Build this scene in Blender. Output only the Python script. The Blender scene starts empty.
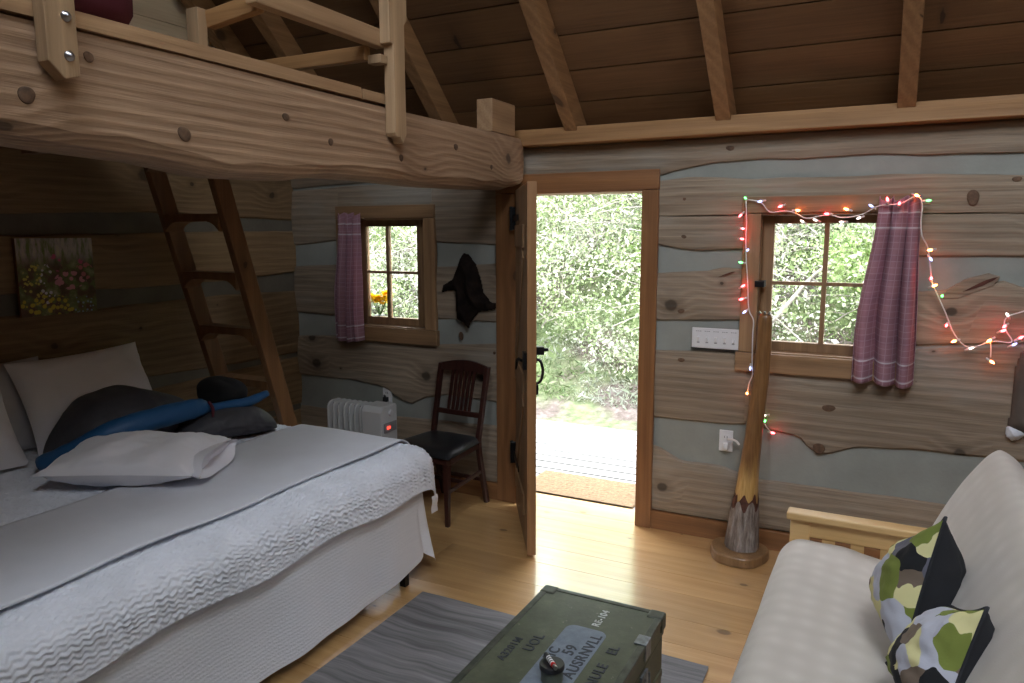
import bpy, math, random
import numpy as np
from mathutils import Vector, Matrix, Euler, noise as mnoise
random.seed(7)
S = bpy.context.scene
COL = S.collection
PI = math.pi
ORG = {}

# ------------------------------------------------------------------ mesh builder
class MB:
    def __init__(s): s.v=[]; s.f=[]; s.uv={}
    def add(s, vs, fs, uvs=None):
        b=len(s.v); s.v += [tuple(p) for p in vs]; s.f += [tuple(b+i for i in f) for f in fs]
        if uvs:
            for i,u in enumerate(uvs): s.uv[b+i]=u
        return s
    def box(s, x0,x1,y0,y1,z0,z1):
        return s.add([(x0,y0,z0),(x1,y0,z0),(x1,y1,z0),(x0,y1,z0),(x0,y0,z1),(x1,y0,z1),(x1,y1,z1),(x0,y1,z1)],
            [(0,3,2,1),(4,5,6,7),(0,1,5,4),(1,2,6,5),(2,3,7,6),(3,0,4,7)])
    def obox(s, c, size, R=None):
        a,b,d=[k/2 for k in size]; vs=[]
        for z in (-d,d):
            for x,y in ((-a,-b),(a,-b),(a,b),(-a,b)):
                p=Vector((x,y,z)); p=(R@p if R else p)+Vector(c); vs.append(p)
        return s.add(vs,[(0,3,2,1),(4,5,6,7),(0,1,5,4),(1,2,6,5),(2,3,7,6),(3,0,4,7)])
    def bar(s, p, q, w, h, up=(0,0,1)):
        p=Vector(p); q=Vector(q); d=(q-p); L=d.length; d.normalize(); u=Vector(up)
        x=d.cross(u); x.normalize(); u=x.cross(d); R=Matrix((x,d,u)).transposed()
        return s.obox((p+q)/2,(w,L,h),R)
    def grid(s, fn, nu, nv, wrapu=False, wrapv=False, caps=False):
        vs=[]; uvs=[]
        for j in range(nv):
            for i in range(nu):
                u=i/(nu if wrapu else nu-1); v=j/(nv if wrapv else nv-1)
                vs.append(fn(u,v)); uvs.append((u,v))
        fs=[]
        for j in range(nv if wrapv else nv-1):
            for i in range(nu if wrapu else nu-1):
                a=j*nu+i; b=j*nu+(i+1)%nu; c=((j+1)%nv)*nu+(i+1)%nu; d=((j+1)%nv)*nu+i
                fs.append((a,b,c,d))
        if caps:
            fs.append(tuple(range(nu))[::-1]); fs.append(tuple((nv-1)*nu+i for i in range(nu)))
        return s.add(vs,fs,uvs)
    def tube(s, pts, r, n=8):
        P=[Vector(p) for p in pts]; m=len(P); rr=r if isinstance(r,(list,tuple)) else [r]*m
        vs=[]; ref=Vector((0,0,1)); prev=None
        for i in range(m):
            t=(P[min(i+1,m-1)]-P[max(i-1,0)]).normalized()
            if prev is None:
                ref=Vector((0,0,1)) if abs(t.z)<.9 else Vector((1,0,0))
                x=t.cross(ref).normalized()
            else:
                x=(prev-t*prev.dot(t)).normalized()
            prev=x; y=t.cross(x)
            for k in range(n):
                a=2*PI*k/n; vs.append(P[i]+(x*math.cos(a)+y*math.sin(a))*rr[i])
        fs=[]
        for i in range(m-1):
            for k in range(n): fs.append((i*n+k,i*n+(k+1)%n,(i+1)*n+(k+1)%n,(i+1)*n+k))
        fs.append(tuple(range(n))[::-1]); fs.append(tuple((m-1)*n+k for k in range(n)))
        return s.add(vs,fs)
    def lathe(s, prof, c=(0,0,0), n=24, R=None):
        vs=[]
        for r,z in prof:
            for k in range(n):
                p=Vector((r*math.cos(2*PI*k/n),r*math.sin(2*PI*k/n),z)); p=(R@p if R else p)+Vector(c); vs.append(p)
        fs=[]; m=len(prof)
        for i in range(m-1):
            for k in range(n): fs.append((i*n+k,i*n+(k+1)%n,(i+1)*n+(k+1)%n,(i+1)*n+k))
        fs.append(tuple(range(n))[::-1]); fs.append(tuple((m-1)*n+k for k in range(n)))
        return s.add(vs,fs)
    def poly(s, pts, a, b, ax='y'):
        # extrude a 2-D outline between a and b along an axis
        n=len(pts); vs=[]
        for t in (a,b):
            for p,q in pts: vs.append({'y':(p,t,q),'x':(t,p,q),'z':(p,q,t)}[ax])
        fs=[tuple(range(n)),tuple(range(2*n-1,n-1,-1))]
        for i in range(n): fs.append((i,(i+1)%n,n+(i+1)%n,n+i)[::-1])
        return s.add(vs,fs)
    def build(s, name, mat, parent=None, smooth=False, bevel=0, seg=2, world=True, label=None, sub=0):
        me=bpy.data.meshes.new(name); off=Vector((0,0,0))
        if parent is not None and world: off=ORG.get(parent.name,off)
        me.from_pydata([(p[0]-off[0],p[1]-off[1],p[2]-off[2]) for p in s.v],[],s.f)
        if s.uv:
            l=me.uv_layers.new(name='UVMap'); ids=np.empty(len(me.loops),dtype=np.int32); me.loops.foreach_get('vertex_index',ids)
            arr=np.array([s.uv.get(int(i),(0,0)) for i in ids],dtype=np.float32); l.data.foreach_set('uv',arr.ravel())
        import bmesh
        bm=bmesh.new(); bm.from_mesh(me); bmesh.ops.recalc_face_normals(bm,faces=bm.faces); bm.to_mesh(me); bm.free()
        me.materials.append(mat)
        if smooth: me.polygons.foreach_set('use_smooth',[True]*len(me.polygons))
        o=bpy.data.objects.new(name,me); COL.objects.link(o)
        if parent is not None:
            o.parent=parent
            ORG[o.name]=ORG.get(parent.name,Vector((0,0,0)))
        if bevel:
            m=o.modifiers.new('Bevel','BEVEL'); m.width=bevel; m.segments=seg; m.limit_method='ANGLE'; m.angle_limit=math.radians(40)
        if sub:
            m=o.modifiers.new('Sub','SUBSURF'); m.levels=sub; m.render_levels=sub
        if label: o['label']=label
        return o

def tag(o,label,cat,group=None,kind=None):
    o['label']=label; o['category']=cat
    if group: o['group']=group
    if kind: o['kind']=kind
    return o
def thing(name,label,cat,loc=(0,0,0),rot=(0,0,0),group=None,kind=None):
    o=bpy.data.objects.new(name,None); COL.objects.link(o); o.location=loc; o.rotation_euler=rot; o.empty_display_size=.05
    ORG[o.name]=Vector(loc); return tag(o,label,cat,group,kind)
def interp(c,x):
    if x<=c[0][0]: return c[0][1]
    for (a,b),(d,e) in zip(c,c[1:]):
        if x<=d:
            t=(x-a)/(d-a) if d>a else 0; return b+(e-b)*t
    return c[-1][1]
def sm(t): t=max(0,min(1,t)); return t*t*(3-2*t)
def nz(x,y=0,z=0): return mnoise.noise(Vector((x,y,z)))
def spline(pts,n):
    P=[Vector(p) for p in pts]; P=[2*P[0]-P[1]]+P+[2*P[-1]-P[-2]]; out=[]
    for i in range(1,len(P)-2):
        for k in range(n):
            t=k/n; a,b,c,d=P[i-1:i+3]
            out.append(.5*((2*b)+(c-a)*t+(2*a-5*b+4*c-d)*t*t+(3*b-a-3*c+d)*t**3))
    out.append(P[-2]); return out

# ------------------------------------------------------------------ materials
class NT:
    def __init__(s,name):
        s.m=bpy.data.materials.new(name); s.m.use_nodes=True; s.t=s.m.node_tree; s.n=s.t.nodes
        s.b=s.n['Principled BSDF']; s.out=s.n['Material Output']
    def new(s,t,**k):
        n=s.n.new(t)
        for a,v in k.items(): setattr(n,a,v)
        return n
    def link(s,a,b): s.t.links.new(a,b)
    def put(s,sock,v):
        if hasattr(v,'is_linked') or hasattr(v,'links'): s.link(v,sock)
        else: sock.default_value=v
    def math(s,op,a,b=0.0,c=None,clamp=False):
        n=s.new('ShaderNodeMath',operation=op,use_clamp=clamp); s.put(n.inputs[0],a); s.put(n.inputs[1],b)
        if c is not None: s.put(n.inputs[2],c)
        return n.outputs[0]
    def mapr(s,v,a,b,c,d,smooth=False):
        n=s.new('ShaderNodeMapRange'); n.interpolation_type='SMOOTHSTEP' if smooth else 'LINEAR'
        s.put(n.inputs[0],v)
        for i,q in enumerate((a,b,c,d)): n.inputs[i+1].default_value=q
        return n.outputs[0]
    def mapping(s,v,scale,loc=(0,0,0),rot=(0,0,0)):
        n=s.new('ShaderNodeMapping'); s.link(v,n.inputs[0]); n.inputs['Scale'].default_value=scale; n.inputs['Location'].default_value=loc; n.inputs['Rotation'].default_value=rot
        return n.outputs[0]
    def noise(s,v,scale,detail=2,rough=.5,dist=0,col=False):
        n=s.new('ShaderNodeTexNoise'); s.link(v,n.inputs['Vector']); n.inputs['Scale'].default_value=scale; n.inputs['Detail'].default_value=detail
        n.inputs['Roughness'].default_value=rough; n.inputs['Distortion'].default_value=dist
        return n.outputs['Color' if col else 'Fac']
    def voro(s,v,scale,out='Distance',feature='F1',rand=1):
        n=s.new('ShaderNodeTexVoronoi',feature=feature); s.link(v,n.inputs['Vector']); n.inputs['Scale'].default_value=scale; n.inputs['Randomness'].default_value=rand
        return n.outputs[out]
    def mix(s,f,a,b,mode='MIX'):
        n=s.new('ShaderNodeMix',data_type='RGBA',blend_type=mode); s.put(n.inputs[0],f)
        for i,v in ((6,a),(7,b)):
            if isinstance(v,(tuple,list)): v=(*v[:3],1)
            s.put(n.inputs[i],v)
        return n.outputs[2]
    def ramp(s,f,stops,const=False):
        n=s.new('ShaderNodeValToRGB'); s.link(f,n.inputs[0]); e=n.color_ramp.elements
        if const: n.color_ramp.interpolation='CONSTANT'
        while len(e)<len(stops): e.new(.5)
        for k,(p,c) in zip(e,stops): k.position=p; k.color=(*c[:3],1)
        return n.outputs[0]
    def bump(s,h,strength=.3,dist=.01):
        n=s.new('ShaderNodeBump'); s.link(h,n.inputs['Height']); n.inputs['Strength'].default_value=strength; n.inputs['Distance'].default_value=dist
        s.link(n.outputs[0],s.b.inputs['Normal'])
    def col(s,c): s.put(s.b.inputs['Base Color'],(*c,1) if isinstance(c,tuple) else c)
    def set(s,**k):
        for a,v in k.items(): s.b.inputs[a.replace('_',' ')].default_value=v
    def obj(s): return s.new('ShaderNodeTexCoord').outputs['Object']
    def uv(s): return s.new('ShaderNodeTexCoord').outputs['UV']

def wood(name,lo,hi,axis=0,ring=9.,rough=.6,bump=.25,coat=0.,var=.3,knot=1.0,stain=None,fib=1.0,kscale=1.0,saw=0.,rw_=.2):
    N=NT(name); oc=N.obj()
    rnd=N.math('ADD',N.new('ShaderNodeNewGeometry').outputs['Random Per Island'],N.new('ShaderNodeObjectInfo').outputs['Random'])
    cmb=N.new('ShaderNodeCombineXYZ')
    for i,k in enumerate((13.1,7.7,9.3)): N.link(N.math('MULTIPLY',rnd,k),cmb.inputs[i])
    va=N.new('ShaderNodeVectorMath',operation='ADD'); N.link(oc,va.inputs[0]); N.link(cmb.outputs[0],va.inputs[1]); p=va.outputs[0]
    def sc(al,cr): q=[cr]*3; q[axis]=al; return tuple(q)
    n1=N.noise(N.mapping(p,sc(.45,1.6)),2.0,3)
    n2=N.noise(N.mapping(p,sc(.9,3.)),1.6,3,.6)
    sep=N.new('ShaderNodeSeparateXYZ'); N.link(p,sep.inputs[0])
    o=[sep.outputs[i] for i in range(3) if i!=axis]
    c=N.math('ADD',o[0],N.math('MULTIPLY',o[1],.8))
    al=sep.outputs[axis]; kv=N.new('ShaderNodeCombineXYZ'); N.link(N.math('MULTIPLY',al,1.75*kscale),kv.inputs[0]); N.link(N.math('MULTIPLY',c,2.6*kscale),kv.inputs[1])
    kw=N.new('ShaderNodeVectorMath',operation='ADD'); N.link(kv.outputs[0],kw.inputs[0]); ks=N.new('ShaderNodeVectorMath',operation='SCALE'); N.link(N.noise(p,14,2,col=True),ks.inputs[0]); ks.inputs['Scale'].default_value=.05; N.link(ks.outputs[0],kw.inputs[1])
    vn=N.new('ShaderNodeTexVoronoi',feature='F1',voronoi_dimensions='2D'); N.link(kw.outputs[0],vn.inputs['Vector']); vn.inputs['Scale'].default_value=1.0
    d=vn.outputs['Distance']; vc=N.new('ShaderNodeSeparateColor'); N.link(vn.outputs['Color'],vc.inputs[0])
    ksz=N.math('MULTIPLY',N.mapr(vc.outputs[0],.30,1.0,0,1),.105)
    kn=N.math('MULTIPLY',N.mapr(d,.0,.36,1,0,True),N.mapr(vc.outputs[0],.3,.6,0,1))
    ph=N.math('ADD',N.math('MULTIPLY',c,ring*6.28),N.math('ADD',N.math('MULTIPLY',n1,ring*.6),N.math('MULTIPLY',kn,ring*.34*knot)))
    rings=N.math('POWER',N.math('ADD',N.math('MULTIPLY',N.math('SINE',ph),.5),.5),1.6)
    fibs=N.noise(N.mapping(p,sc(2.2,95.)),1.0,3,.65)
    fm=N.math('ADD',N.math('MULTIPLY',rings,rw_),N.math('ADD',N.math('MULTIPLY',fibs,.66*fib),N.math('MULTIPLY',n2,.62)))
    f=N.mapr(fm,.3,1.05,0,1)
    colr=N.ramp(f,[(0,lo),(1,hi)])
    if stain:
        st=N.noise(N.mapping(p,sc(.7,2.2)),1.3,4,.6)
        colr=N.mix(N.mapr(st,.48,.68,0,.75,True),colr,stain)
    hs=N.new('ShaderNodeHueSaturation'); N.link(colr,hs.inputs['Color'])
    N.link(N.math('ADD',N.math('MULTIPLY',N.math('FRACT',N.math('MULTIPLY',rnd,7.31)),var),1-var/2),hs.inputs['Value'])
    colr=hs.outputs[0]
    if knot>0:
        kc=N.mapr(N.math('DIVIDE',d,N.math('ADD',ksz,.0005)),.55,1.0,1,0,True)
        halo=N.mapr(N.math('DIVIDE',d,N.math('ADD',ksz,.0005)),.9,2.4,.35,0,True)
        colr=N.mix(halo,colr,tuple(k*.75 for k in lo))
        colr=N.mix(N.math('MULTIPLY',kc,.85),colr,tuple(k*.35 for k in lo))
    N.col(colr); N.set(Roughness=rough)
    if coat: N.set(Coat_Weight=coat,Coat_Roughness=.2)
    h=N.math('ADD',fibs,N.math('MULTIPLY',rings,.6))
    if saw:
        h=N.math('ADD',h,N.math('MULTIPLY',N.noise(N.mapping(p,sc(25.,2.)),1.,2),saw))
    N.bump(h,bump,.006)
    return N.m

def plain(name,c,rough=.6,metal=0.,nscale=0,namp=.2,bump=0,bscale=200,sheen=0,trans=0,coat=0,spec=None):
    N=NT(name); N.set(Roughness=rough,Metallic=metal); oc=N.obj()
    if nscale:
        n=N.noise(oc,nscale,4,.6); N.col(N.ramp(N.mapr(n,.3,.7,0,1),[(0,tuple(k*(1-namp) for k in c)),(1,tuple(min(1,k*(1+namp)) for k in c))]))
    else: N.col(c)
    if bump: N.bump(N.noise(oc,bscale,3,.6),bump,.004)
    if sheen: N.set(Sheen_Weight=sheen)
    if coat: N.set(Coat_Weight=coat,Coat_Roughness=.15)
    if spec is not None: N.b.inputs['Specular IOR Level'].default_value=spec
    if trans:
        tr=N.new('ShaderNodeBsdfTranslucent'); tr.inputs[0].default_value=(*c,1); mx=N.new('ShaderNodeMixShader'); mx.inputs[0].default_value=trans
        N.link(N.b.outputs[0],mx.inputs[1]); N.link(tr.outputs[0],mx.inputs[2]); N.link(mx.outputs[0],N.out.inputs[0])
    return N.m
def emit(name,c,st):
    N=NT(name); N.col(c); N.b.inputs['Emission Color'].default_value=(*c,1); N.b.inputs['Emission Strength'].default_value=st; return N.m

M={}
M['log']=wood('log_wood',(.115,.084,.056),(.385,.305,.222),0,26,.78,.6,rw_=.13,kscale=1.2,stain=(.29,.27,.23),var=.3,saw=.35)
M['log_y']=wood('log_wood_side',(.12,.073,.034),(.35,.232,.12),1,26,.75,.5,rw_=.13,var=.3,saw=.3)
M['beam']=wood('beam_wood',(.175,.10,.056),(.46,.305,.19),1,34,.68,.6,rw_=.16,var=.1,knot=1.2,kscale=.9,saw=.3)
M['casing']=wood('casing_wood',(.15,.062,.022),(.32,.15,.057),2,14,.5,.3,var=.2,knot=.8)
M['casing_x']=wood('casing_wood_flat',(.15,.062,.022),(.32,.15,.057),0,14,.5,.3,var=.2,knot=.8)
M['wincase']=wood('window_casing_wood',(.16,.088,.042),(.36,.215,.108),2,14,.55,.3,var=.2)
M['wincase_x']=wood('window_casing_flat',(.16,.088,.042),(.36,.215,.108),0,14,.55,.3,var=.2)
M['sash']=wood('sash_wood',(.15,.08,.04),(.33,.20,.10),2,14,.55,.3,var=.2)
M['door']=wood('door_wood',(.20,.115,.056),(.42,.255,.13),2,13,.55,.3,var=.25)
M['dooredge']=wood('door_edge_wood',(.22,.10,.038),(.36,.19,.078),2,20,.5,.2,var=.1,knot=0)
M['floor']=wood('floor_pine',(.44,.235,.082),(.76,.50,.225),0,14,.30,.10,coat=.6,var=.16,knot=.7,fib=.7,rw_=.10,kscale=1.25)
_b=M['floor'].node_tree.nodes['Principled BSDF']; _b.inputs['Coat Weight'].default_value=1.0; _b.inputs['Coat IOR'].default_value=2.8; _b.inputs['Coat Roughness'].default_value=.2
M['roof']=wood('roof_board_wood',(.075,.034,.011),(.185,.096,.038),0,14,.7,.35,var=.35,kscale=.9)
M['rafter']=wood('rafter_wood',(.16,.078,.030),(.36,.20,.088),1,18,.6,.3,var=.2)
M['plate']=wood('plate_wood',(.20,.098,.034),(.43,.235,.095),0,18,.6,.3,var=.15)
M['rail']=wood('rail_wood',(.24,.135,.068),(.48,.31,.17),1,14,.6,.3,var=.2)
M['post']=wood('post_wood',(.26,.165,.088),(.52,.355,.205),2,14,.6,.3,var=.2)
M['gable']=wood('gable_pine',(.58,.46,.29),(.90,.80,.60),1,8,.6,.25,var=.15)
M['ladder']=wood('ladder_wood',(.13,.06,.022),(.27,.135,.055),2,14,.5,.2,var=.15,knot=.3)
M['mahog']=wood('mahogany',(.022,.006,.004),(.05,.013,.009),2,20,.4,.1,coat=.15,var=.1,knot=0)
M['futonwood']=wood('futon_pine',(.50,.30,.11),(.72,.49,.225),0,12,.4,.12,coat=.2,var=.15,knot=.2)
M['chink']=plain('chinking_mortar',(.29,.305,.28),.9,nscale=3.,namp=.14,bump=.35,bscale=60)
M['chink_shaded']=plain('shaded_mortar',(.15,.135,.105),.9,nscale=3.,namp=.2,bump=.35,bscale=60)  # same mortar in a darker colour, shade of the left wall painted in
M['innerbark']=plain('inner_bark',(.085,.028,.016),.7,nscale=50,namp=.4)
M['barkknot']=wood('bark_knot_wood',(.10,.07,.05),(.36,.27,.19),2,40,.8,.9,rw_=.4,knot=0)
M['black']=plain('black_iron',(.012,.012,.013),.45,.6,bump=.1,bscale=90)
M['chrome']=plain('bolt_steel',(.5,.5,.52),.3,1)
M['white_plastic']=plain('white_plastic',(.72,.73,.75),.35)
M['grey_plastic']=plain('grey_plastic',(.30,.31,.33),.4)
M['core_shade']=plain('shaded_enamel',(.16,.165,.17),.5)  # heater core darkened to paint in the shade between the fins
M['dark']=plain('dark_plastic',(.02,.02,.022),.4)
M['heater']=plain('heater_enamel',(.66,.67,.68),.3,coat=.3)
M['leather']=plain('black_leather',(.010,.011,.013),.32,bump=.15,bscale=120,coat=.2)
M['wire']=plain('white_cord',(.75,.72,.70),.5)
M['sheet']=plain('white_cotton',(.78,.78,.80),.85,bump=.25,bscale=35,sheen=.2)
M['pillow_w']=plain('pillowcase_white',(.80,.80,.85),.85,bump=.2,bscale=30,sheen=.2)
M['pillow_g']=plain('pillowcase_grey',(.52,.52,.55),.85,bump=.2,bscale=30)
M['runner']=plain('blanket_cloth',(.66,.685,.745),.9,bump=.2,bscale=150,sheen=.2,nscale=4,namp=.05)
M['mattress']=plain('mattress_ticking',(.6,.58,.55),.9)
M['bagdark']=plain('bag_nylon',(.050,.050,.060),.6,bump=.9,bscale=11,nscale=6,namp=.25)
M['bagblue']=plain('bag_blue_nylon',(.012,.085,.22),.5,bump=.7,bscale=14)
M['blackcloth']=plain('black_knit',(.010,.010,.012),.9,bump=.3,bscale=120)
M['charcoal']=plain('charcoal_cloth',(.022,.024,.030),.9,bump=.2,bscale=200)
M['maroon']=plain('maroon_cloth',(.075,.006,.016),.85,bump=.2,bscale=40)
M['hide']=plain('dried_hide',(.014,.009,.007),.9,nscale=14,namp=.6,bump=.6,bscale=45,spec=.15)
M['coat']=plain('brown_cloth',(.085,.070,.058),.9,nscale=8,namp=.25,bump=.4,bscale=60)
M['paleskin']=plain('pale_cloth',(.62,.66,.72),.85,nscale=20,namp=.15)
M['mat']=plain('coir_mat',(.16,.10,.048),.95,nscale=60,namp=.35,bump=.8,bscale=160)
M['deck']=wood('deck_boards',(.20,.19,.175),(.27,.26,.245),0,8,.7,.2,var=.12,knot=.2)
M['yellow']=plain('yellow_petals',(.90,.62,.02),.7,nscale=30,namp=.3,trans=.4)
M['stem']=plain('green_stem',(.10,.20,.06),.7)
M['canister']=plain('canister_green',(.10,.115,.085),.5)
M['red']=plain('red_plastic',(.6,.02,.02),.35)
M['stencil']=plain('stencil_paint',(.045,.05,.06),.8)
M['whitepaint']=plain('white_stencil_paint',(.55,.58,.56),.8,nscale=40,namp=.3)
M['bark_out']=plain('grey_branch',(.36,.32,.285),.9,nscale=9,namp=.3,bump=.5,bscale=40)
M['ledred']=emit('led_red',(1,.05,.03),.6)

# floor-mounted logs etc: bespoke materials
def mat_coverlet():
    N=NT('ruched_coverlet'); oc=N.obj()
    n=N.noise(oc,7,3,.6); N.col(N.ramp(N.mapr(n,.3,.7,0,1),[(0,(.68,.72,.79)),(1,(.80,.84,.92))])); N.set(Roughness=.9,Sheen_Weight=.2)
    N.bump(N.noise(oc,160,3,.7),.5,.004); return N.m
def mat_quilt():
    N=NT('ribbed_quilt'); oc=N.obj(); N.col((.80,.835,.90)); N.set(Roughness=.9)
    w=N.new('ShaderNodeTexWave',wave_type='BANDS',bands_direction='Z'); N.link(oc,w.inputs[0]); w.inputs['Scale'].default_value=20; w.inputs['Distortion'].default_value=3.5; w.inputs['Detail'].default_value=2
    w.inputs['Detail Scale'].default_value=3
    N.bump(N.math('ADD',w.outputs['Fac'],N.math('MULTIPLY',N.noise(oc,90,2),.5)),.22,.004); return N.m
def mat_rug():
    N=NT('striped_rug'); oc=N.obj(); s=N.new('ShaderNodeSeparateXYZ'); N.link(oc,s.inputs[0])
    wob=N.math('MULTIPLY',N.noise(N.mapping(oc,(1.6,.8,1)),1.6,2),.11)
    y=N.math('ADD',s.outputs[1],wob)
    c=N.new('ShaderNodeCombineXYZ'); N.link(y,c.inputs[1]); N.link(N.math('MULTIPLY',s.outputs[0],.05),c.inputs[0])
    n=N.noise(c.outputs[0],21,3,.7)
    base=N.ramp(N.mapr(n,.22,.8,0,1),[(0,(.06,.058,.06)),(.35,(.13,.128,.13)),(.6,(.20,.195,.20)),(.78,(.25,.245,.245)),(1,(.55,.54,.54))])
    N.col(base); N.set(Roughness=.95); N.bump(N.noise(N.mapping(oc,(60,220,1)),1,2),.5,.005); return N.m
def mat_curtain():
    N=NT('mauve_plaid_curtain'); uv=N.uv(); s=N.new('ShaderNodeSeparateXYZ'); N.link(uv,s.inputs[0]); u,v=s.outputs[0],s.outputs[1]
    def lines(c,k,w): return N.math('LESS_THAN',N.math('FRACT',N.math('MULTIPLY',c,k)),w)
    pl=N.math('ADD',lines(u,15,.10),lines(v,30,.10),clamp=True)
    dk=N.math('ADD',lines(u,5,.35),lines(v,9,.35))
    c=N.mix(N.math('MULTIPLY',dk,.22),(.46,.255,.31),(.32,.17,.235))
    c=N.mix(N.math('MULTIPLY',pl,.45),c,(.70,.55,.62))
    tr=None
    for a in (.028,.125,.845,.925):
        q=N.math('MULTIPLY',N.math('GREATER_THAN',v,a-.0045),N.math('LESS_THAN',v,a+.0045)); tr=q if tr is None else N.math('ADD',tr,q,clamp=True)
    c=N.mix(tr,c,(.75,.68,.74)); N.col(c); N.set(Roughness=.9)
    t=N.new('ShaderNodeBsdfTranslucent'); N.link(c,t.inputs[0]); mx=N.new('ShaderNodeMixShader'); mx.inputs[0].default_value=.4
    N.link(N.b.outputs[0],mx.inputs[1]); N.link(t.outputs[0],mx.inputs[2]); N.link(mx.outputs[0],N.out.inputs[0]); return N.m
def mat_camo():
    N=NT('camouflage_print'); o_=N.obj(); ad=N.new('ShaderNodeVectorMath',operation='ADD'); N.link(o_,ad.inputs[0]); N.link(N.new('ShaderNodeObjectInfo').outputs['Location'],ad.inputs[1]); oc=ad.outputs[0]
    ds=N.new('ShaderNodeVectorMath',operation='ADD'); N.link(oc,ds.inputs[0])
    sc=N.new('ShaderNodeVectorMath',operation='SCALE'); N.link(N.noise(oc,11,2,col=True),sc.inputs[0]); sc.inputs['Scale'].default_value=.085; N.link(sc.outputs[0],ds.inputs[1])
    n=N.new('ShaderNodeTexVoronoi',feature='F1'); N.link(ds.outputs[0],n.inputs['Vector']); n.inputs['Scale'].default_value=14
    sp=N.new('ShaderNodeSeparateColor'); N.link(n.outputs['Color'],sp.inputs[0])
    c=N.ramp(sp.outputs[0],[(0,(.74,.70,.36)),(.20,(.20,.25,.05)),(.36,(.52,.54,.63)),(.58,(.13,.13,.17)),(.68,(.012,.013,.016)),(.80,(.74,.70,.36)),(.92,(.19,.145,.11))],True)
    N.col(c); N.set(Roughness=.9); N.bump(N.noise(oc,220,2),.2,.003); return N.m
def mat_futon():
    N=NT('futon_cover_cloth'); oc=N.obj()
    d=N.voro(N.mapping(oc,(1,1,1)),13,feature='SMOOTH_F1',rand=.25)
    N.col(N.ramp(N.mapr(d,.1,.6,0,1),[(0,(.62,.58,.53)),(1,(.53,.49,.44))])); N.set(Roughness=.85,Sheen_Weight=.2)
    N.bump(N.math('ADD',d,N.math('MULTIPLY',N.noise(oc,250,2),.3)),.35,.006); return N.m
def mat_locker():
    N=NT('olive_locker_paint'); oc=N.obj(); n=N.noise(oc,9,6,.7); n2=N.noise(oc,45,3,.7)
    c=N.ramp(N.mapr(n,.3,.7,0,1),[(0,(.040,.047,.028)),(.6,(.066,.076,.045)),(1,(.100,.104,.066))])
    c=N.mix(N.mapr(n2,.66,.74,0,.7),c,(.20,.19,.15)); N.col(c); N.set(Roughness=.5); N.bump(n2,.2,.003); return N.m
def mat_patch():
    N=NT('blue_grey_paint_patch'); oc=N.obj(); n=N.noise(oc,30,5,.7)
    N.col(N.ramp(N.mapr(n,.3,.7,0,1),[(0,(.12,.15,.195)),(1,(.19,.23,.285))])); N.set(Roughness=.6); return N.m
def mat_bark():
    N=NT('grey_bark'); oc=N.obj(); n=N.noise(N.mapping(oc,(45,45,6)),1,4,.7)
    N.col(N.ramp(N.mapr(n,.3,.7,0,1),[(0,(.055,.04,.032)),(.5,(.24,.20,.175)),(1,(.44,.40,.37))])); N.set(Roughness=.9); N.bump(n,1.,.02); return N.m
def mat_peeled():
    N=NT('peeled_trunk_wood'); oc=N.obj(); s=N.new('ShaderNodeSeparateXYZ'); N.link(oc,s.inputs[0])
    n=N.noise(N.mapping(oc,(22,22,2)),1,4,.65); z=N.math('ADD',s.outputs[2],N.math('MULTIPLY',N.math('SUBTRACT',n,.5),.30))
    g=N.noise(N.mapping(oc,(90,90,5)),1,3,.6)
    a=N.ramp(g,[(.3,(.14,.065,.022)),(.7,(.27,.135,.05))]); b=N.ramp(g,[(.3,(.42,.24,.07)),(.7,(.62,.40,.15))])
    N.col(N.mix(N.mapr(z,.38,.56,1,0,True),a,b)); N.set(Roughness=.4,Coat_Weight=.3); N.bump(g,.2,.005); return N.m
def mat_painting():
    N=NT('painted_flowers'); uv=N.uv(); s=N.new('ShaderNodeSeparateXYZ'); N.link(uv,s.inputs[0]); v=s.outputs[1]; u=s.outputs[0]
    bg=N.ramp(N.noise(N.mapping(uv,(5,5,1)),1,4,.6),[(.3,(.05,.06,.02)),(.45,(.14,.08,.05)),(.55,(.16,.20,.06)),(.7,(.42,.40,.25))])
    top=N.ramp(N.noise(N.mapping(uv,(16,4,1)),1,3,.6),[(.35,(.16,.22,.06)),(.55,(.50,.42,.40)),(.7,(.60,.56,.36))])
    c=N.mix(N.mapr(v,.6,.85,0,1,True),bg,top)
    def blobs(scale,thr,colr,u0,v0,ru,rv,c):
        d=N.voro(N.mapping(uv,(1,1,1)),scale*.8); msk=N.math('LESS_THAN',d,thr)
        du=N.math('DIVIDE',N.math('SUBTRACT',u,u0),ru); dv=N.math('DIVIDE',N.math('SUBTRACT',v,v0),rv)
        r=N.math('ADD',N.math('MULTIPLY',du,du),N.math('MULTIPLY',dv,dv)); r=N.math('ADD',r,N.math('MULTIPLY',N.math('SUBTRACT',N.noise(uv,14,2),.5),1.2))
        return N.mix(N.math('MULTIPLY',msk,N.math('LESS_THAN',r,1.)),c,colr)
    c=blobs(13,.42,(.62,.12,.22),.62,.68,.22,.14,c); c=blobs(12,.45,(.70,.30,.34),.66,.44,.2,.12,c); c=blobs(15,.4,(.6,.18,.2),.86,.56,.12,.12,c)
    c=blobs(22,.42,(.70,.68,.72),.36,.40,.1,.25,c); c=blobs(20,.45,(.62,.50,.06),.30,.10,.38,.16,c); c=blobs(24,.36,(.66,.56,.12),.2,.45,.16,.22,c); c=blobs(24,.3,(.30,.42,.50),.8,.1,.2,.12,c)
    N.col(c); N.set(Roughness=.5); return N.m
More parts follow.
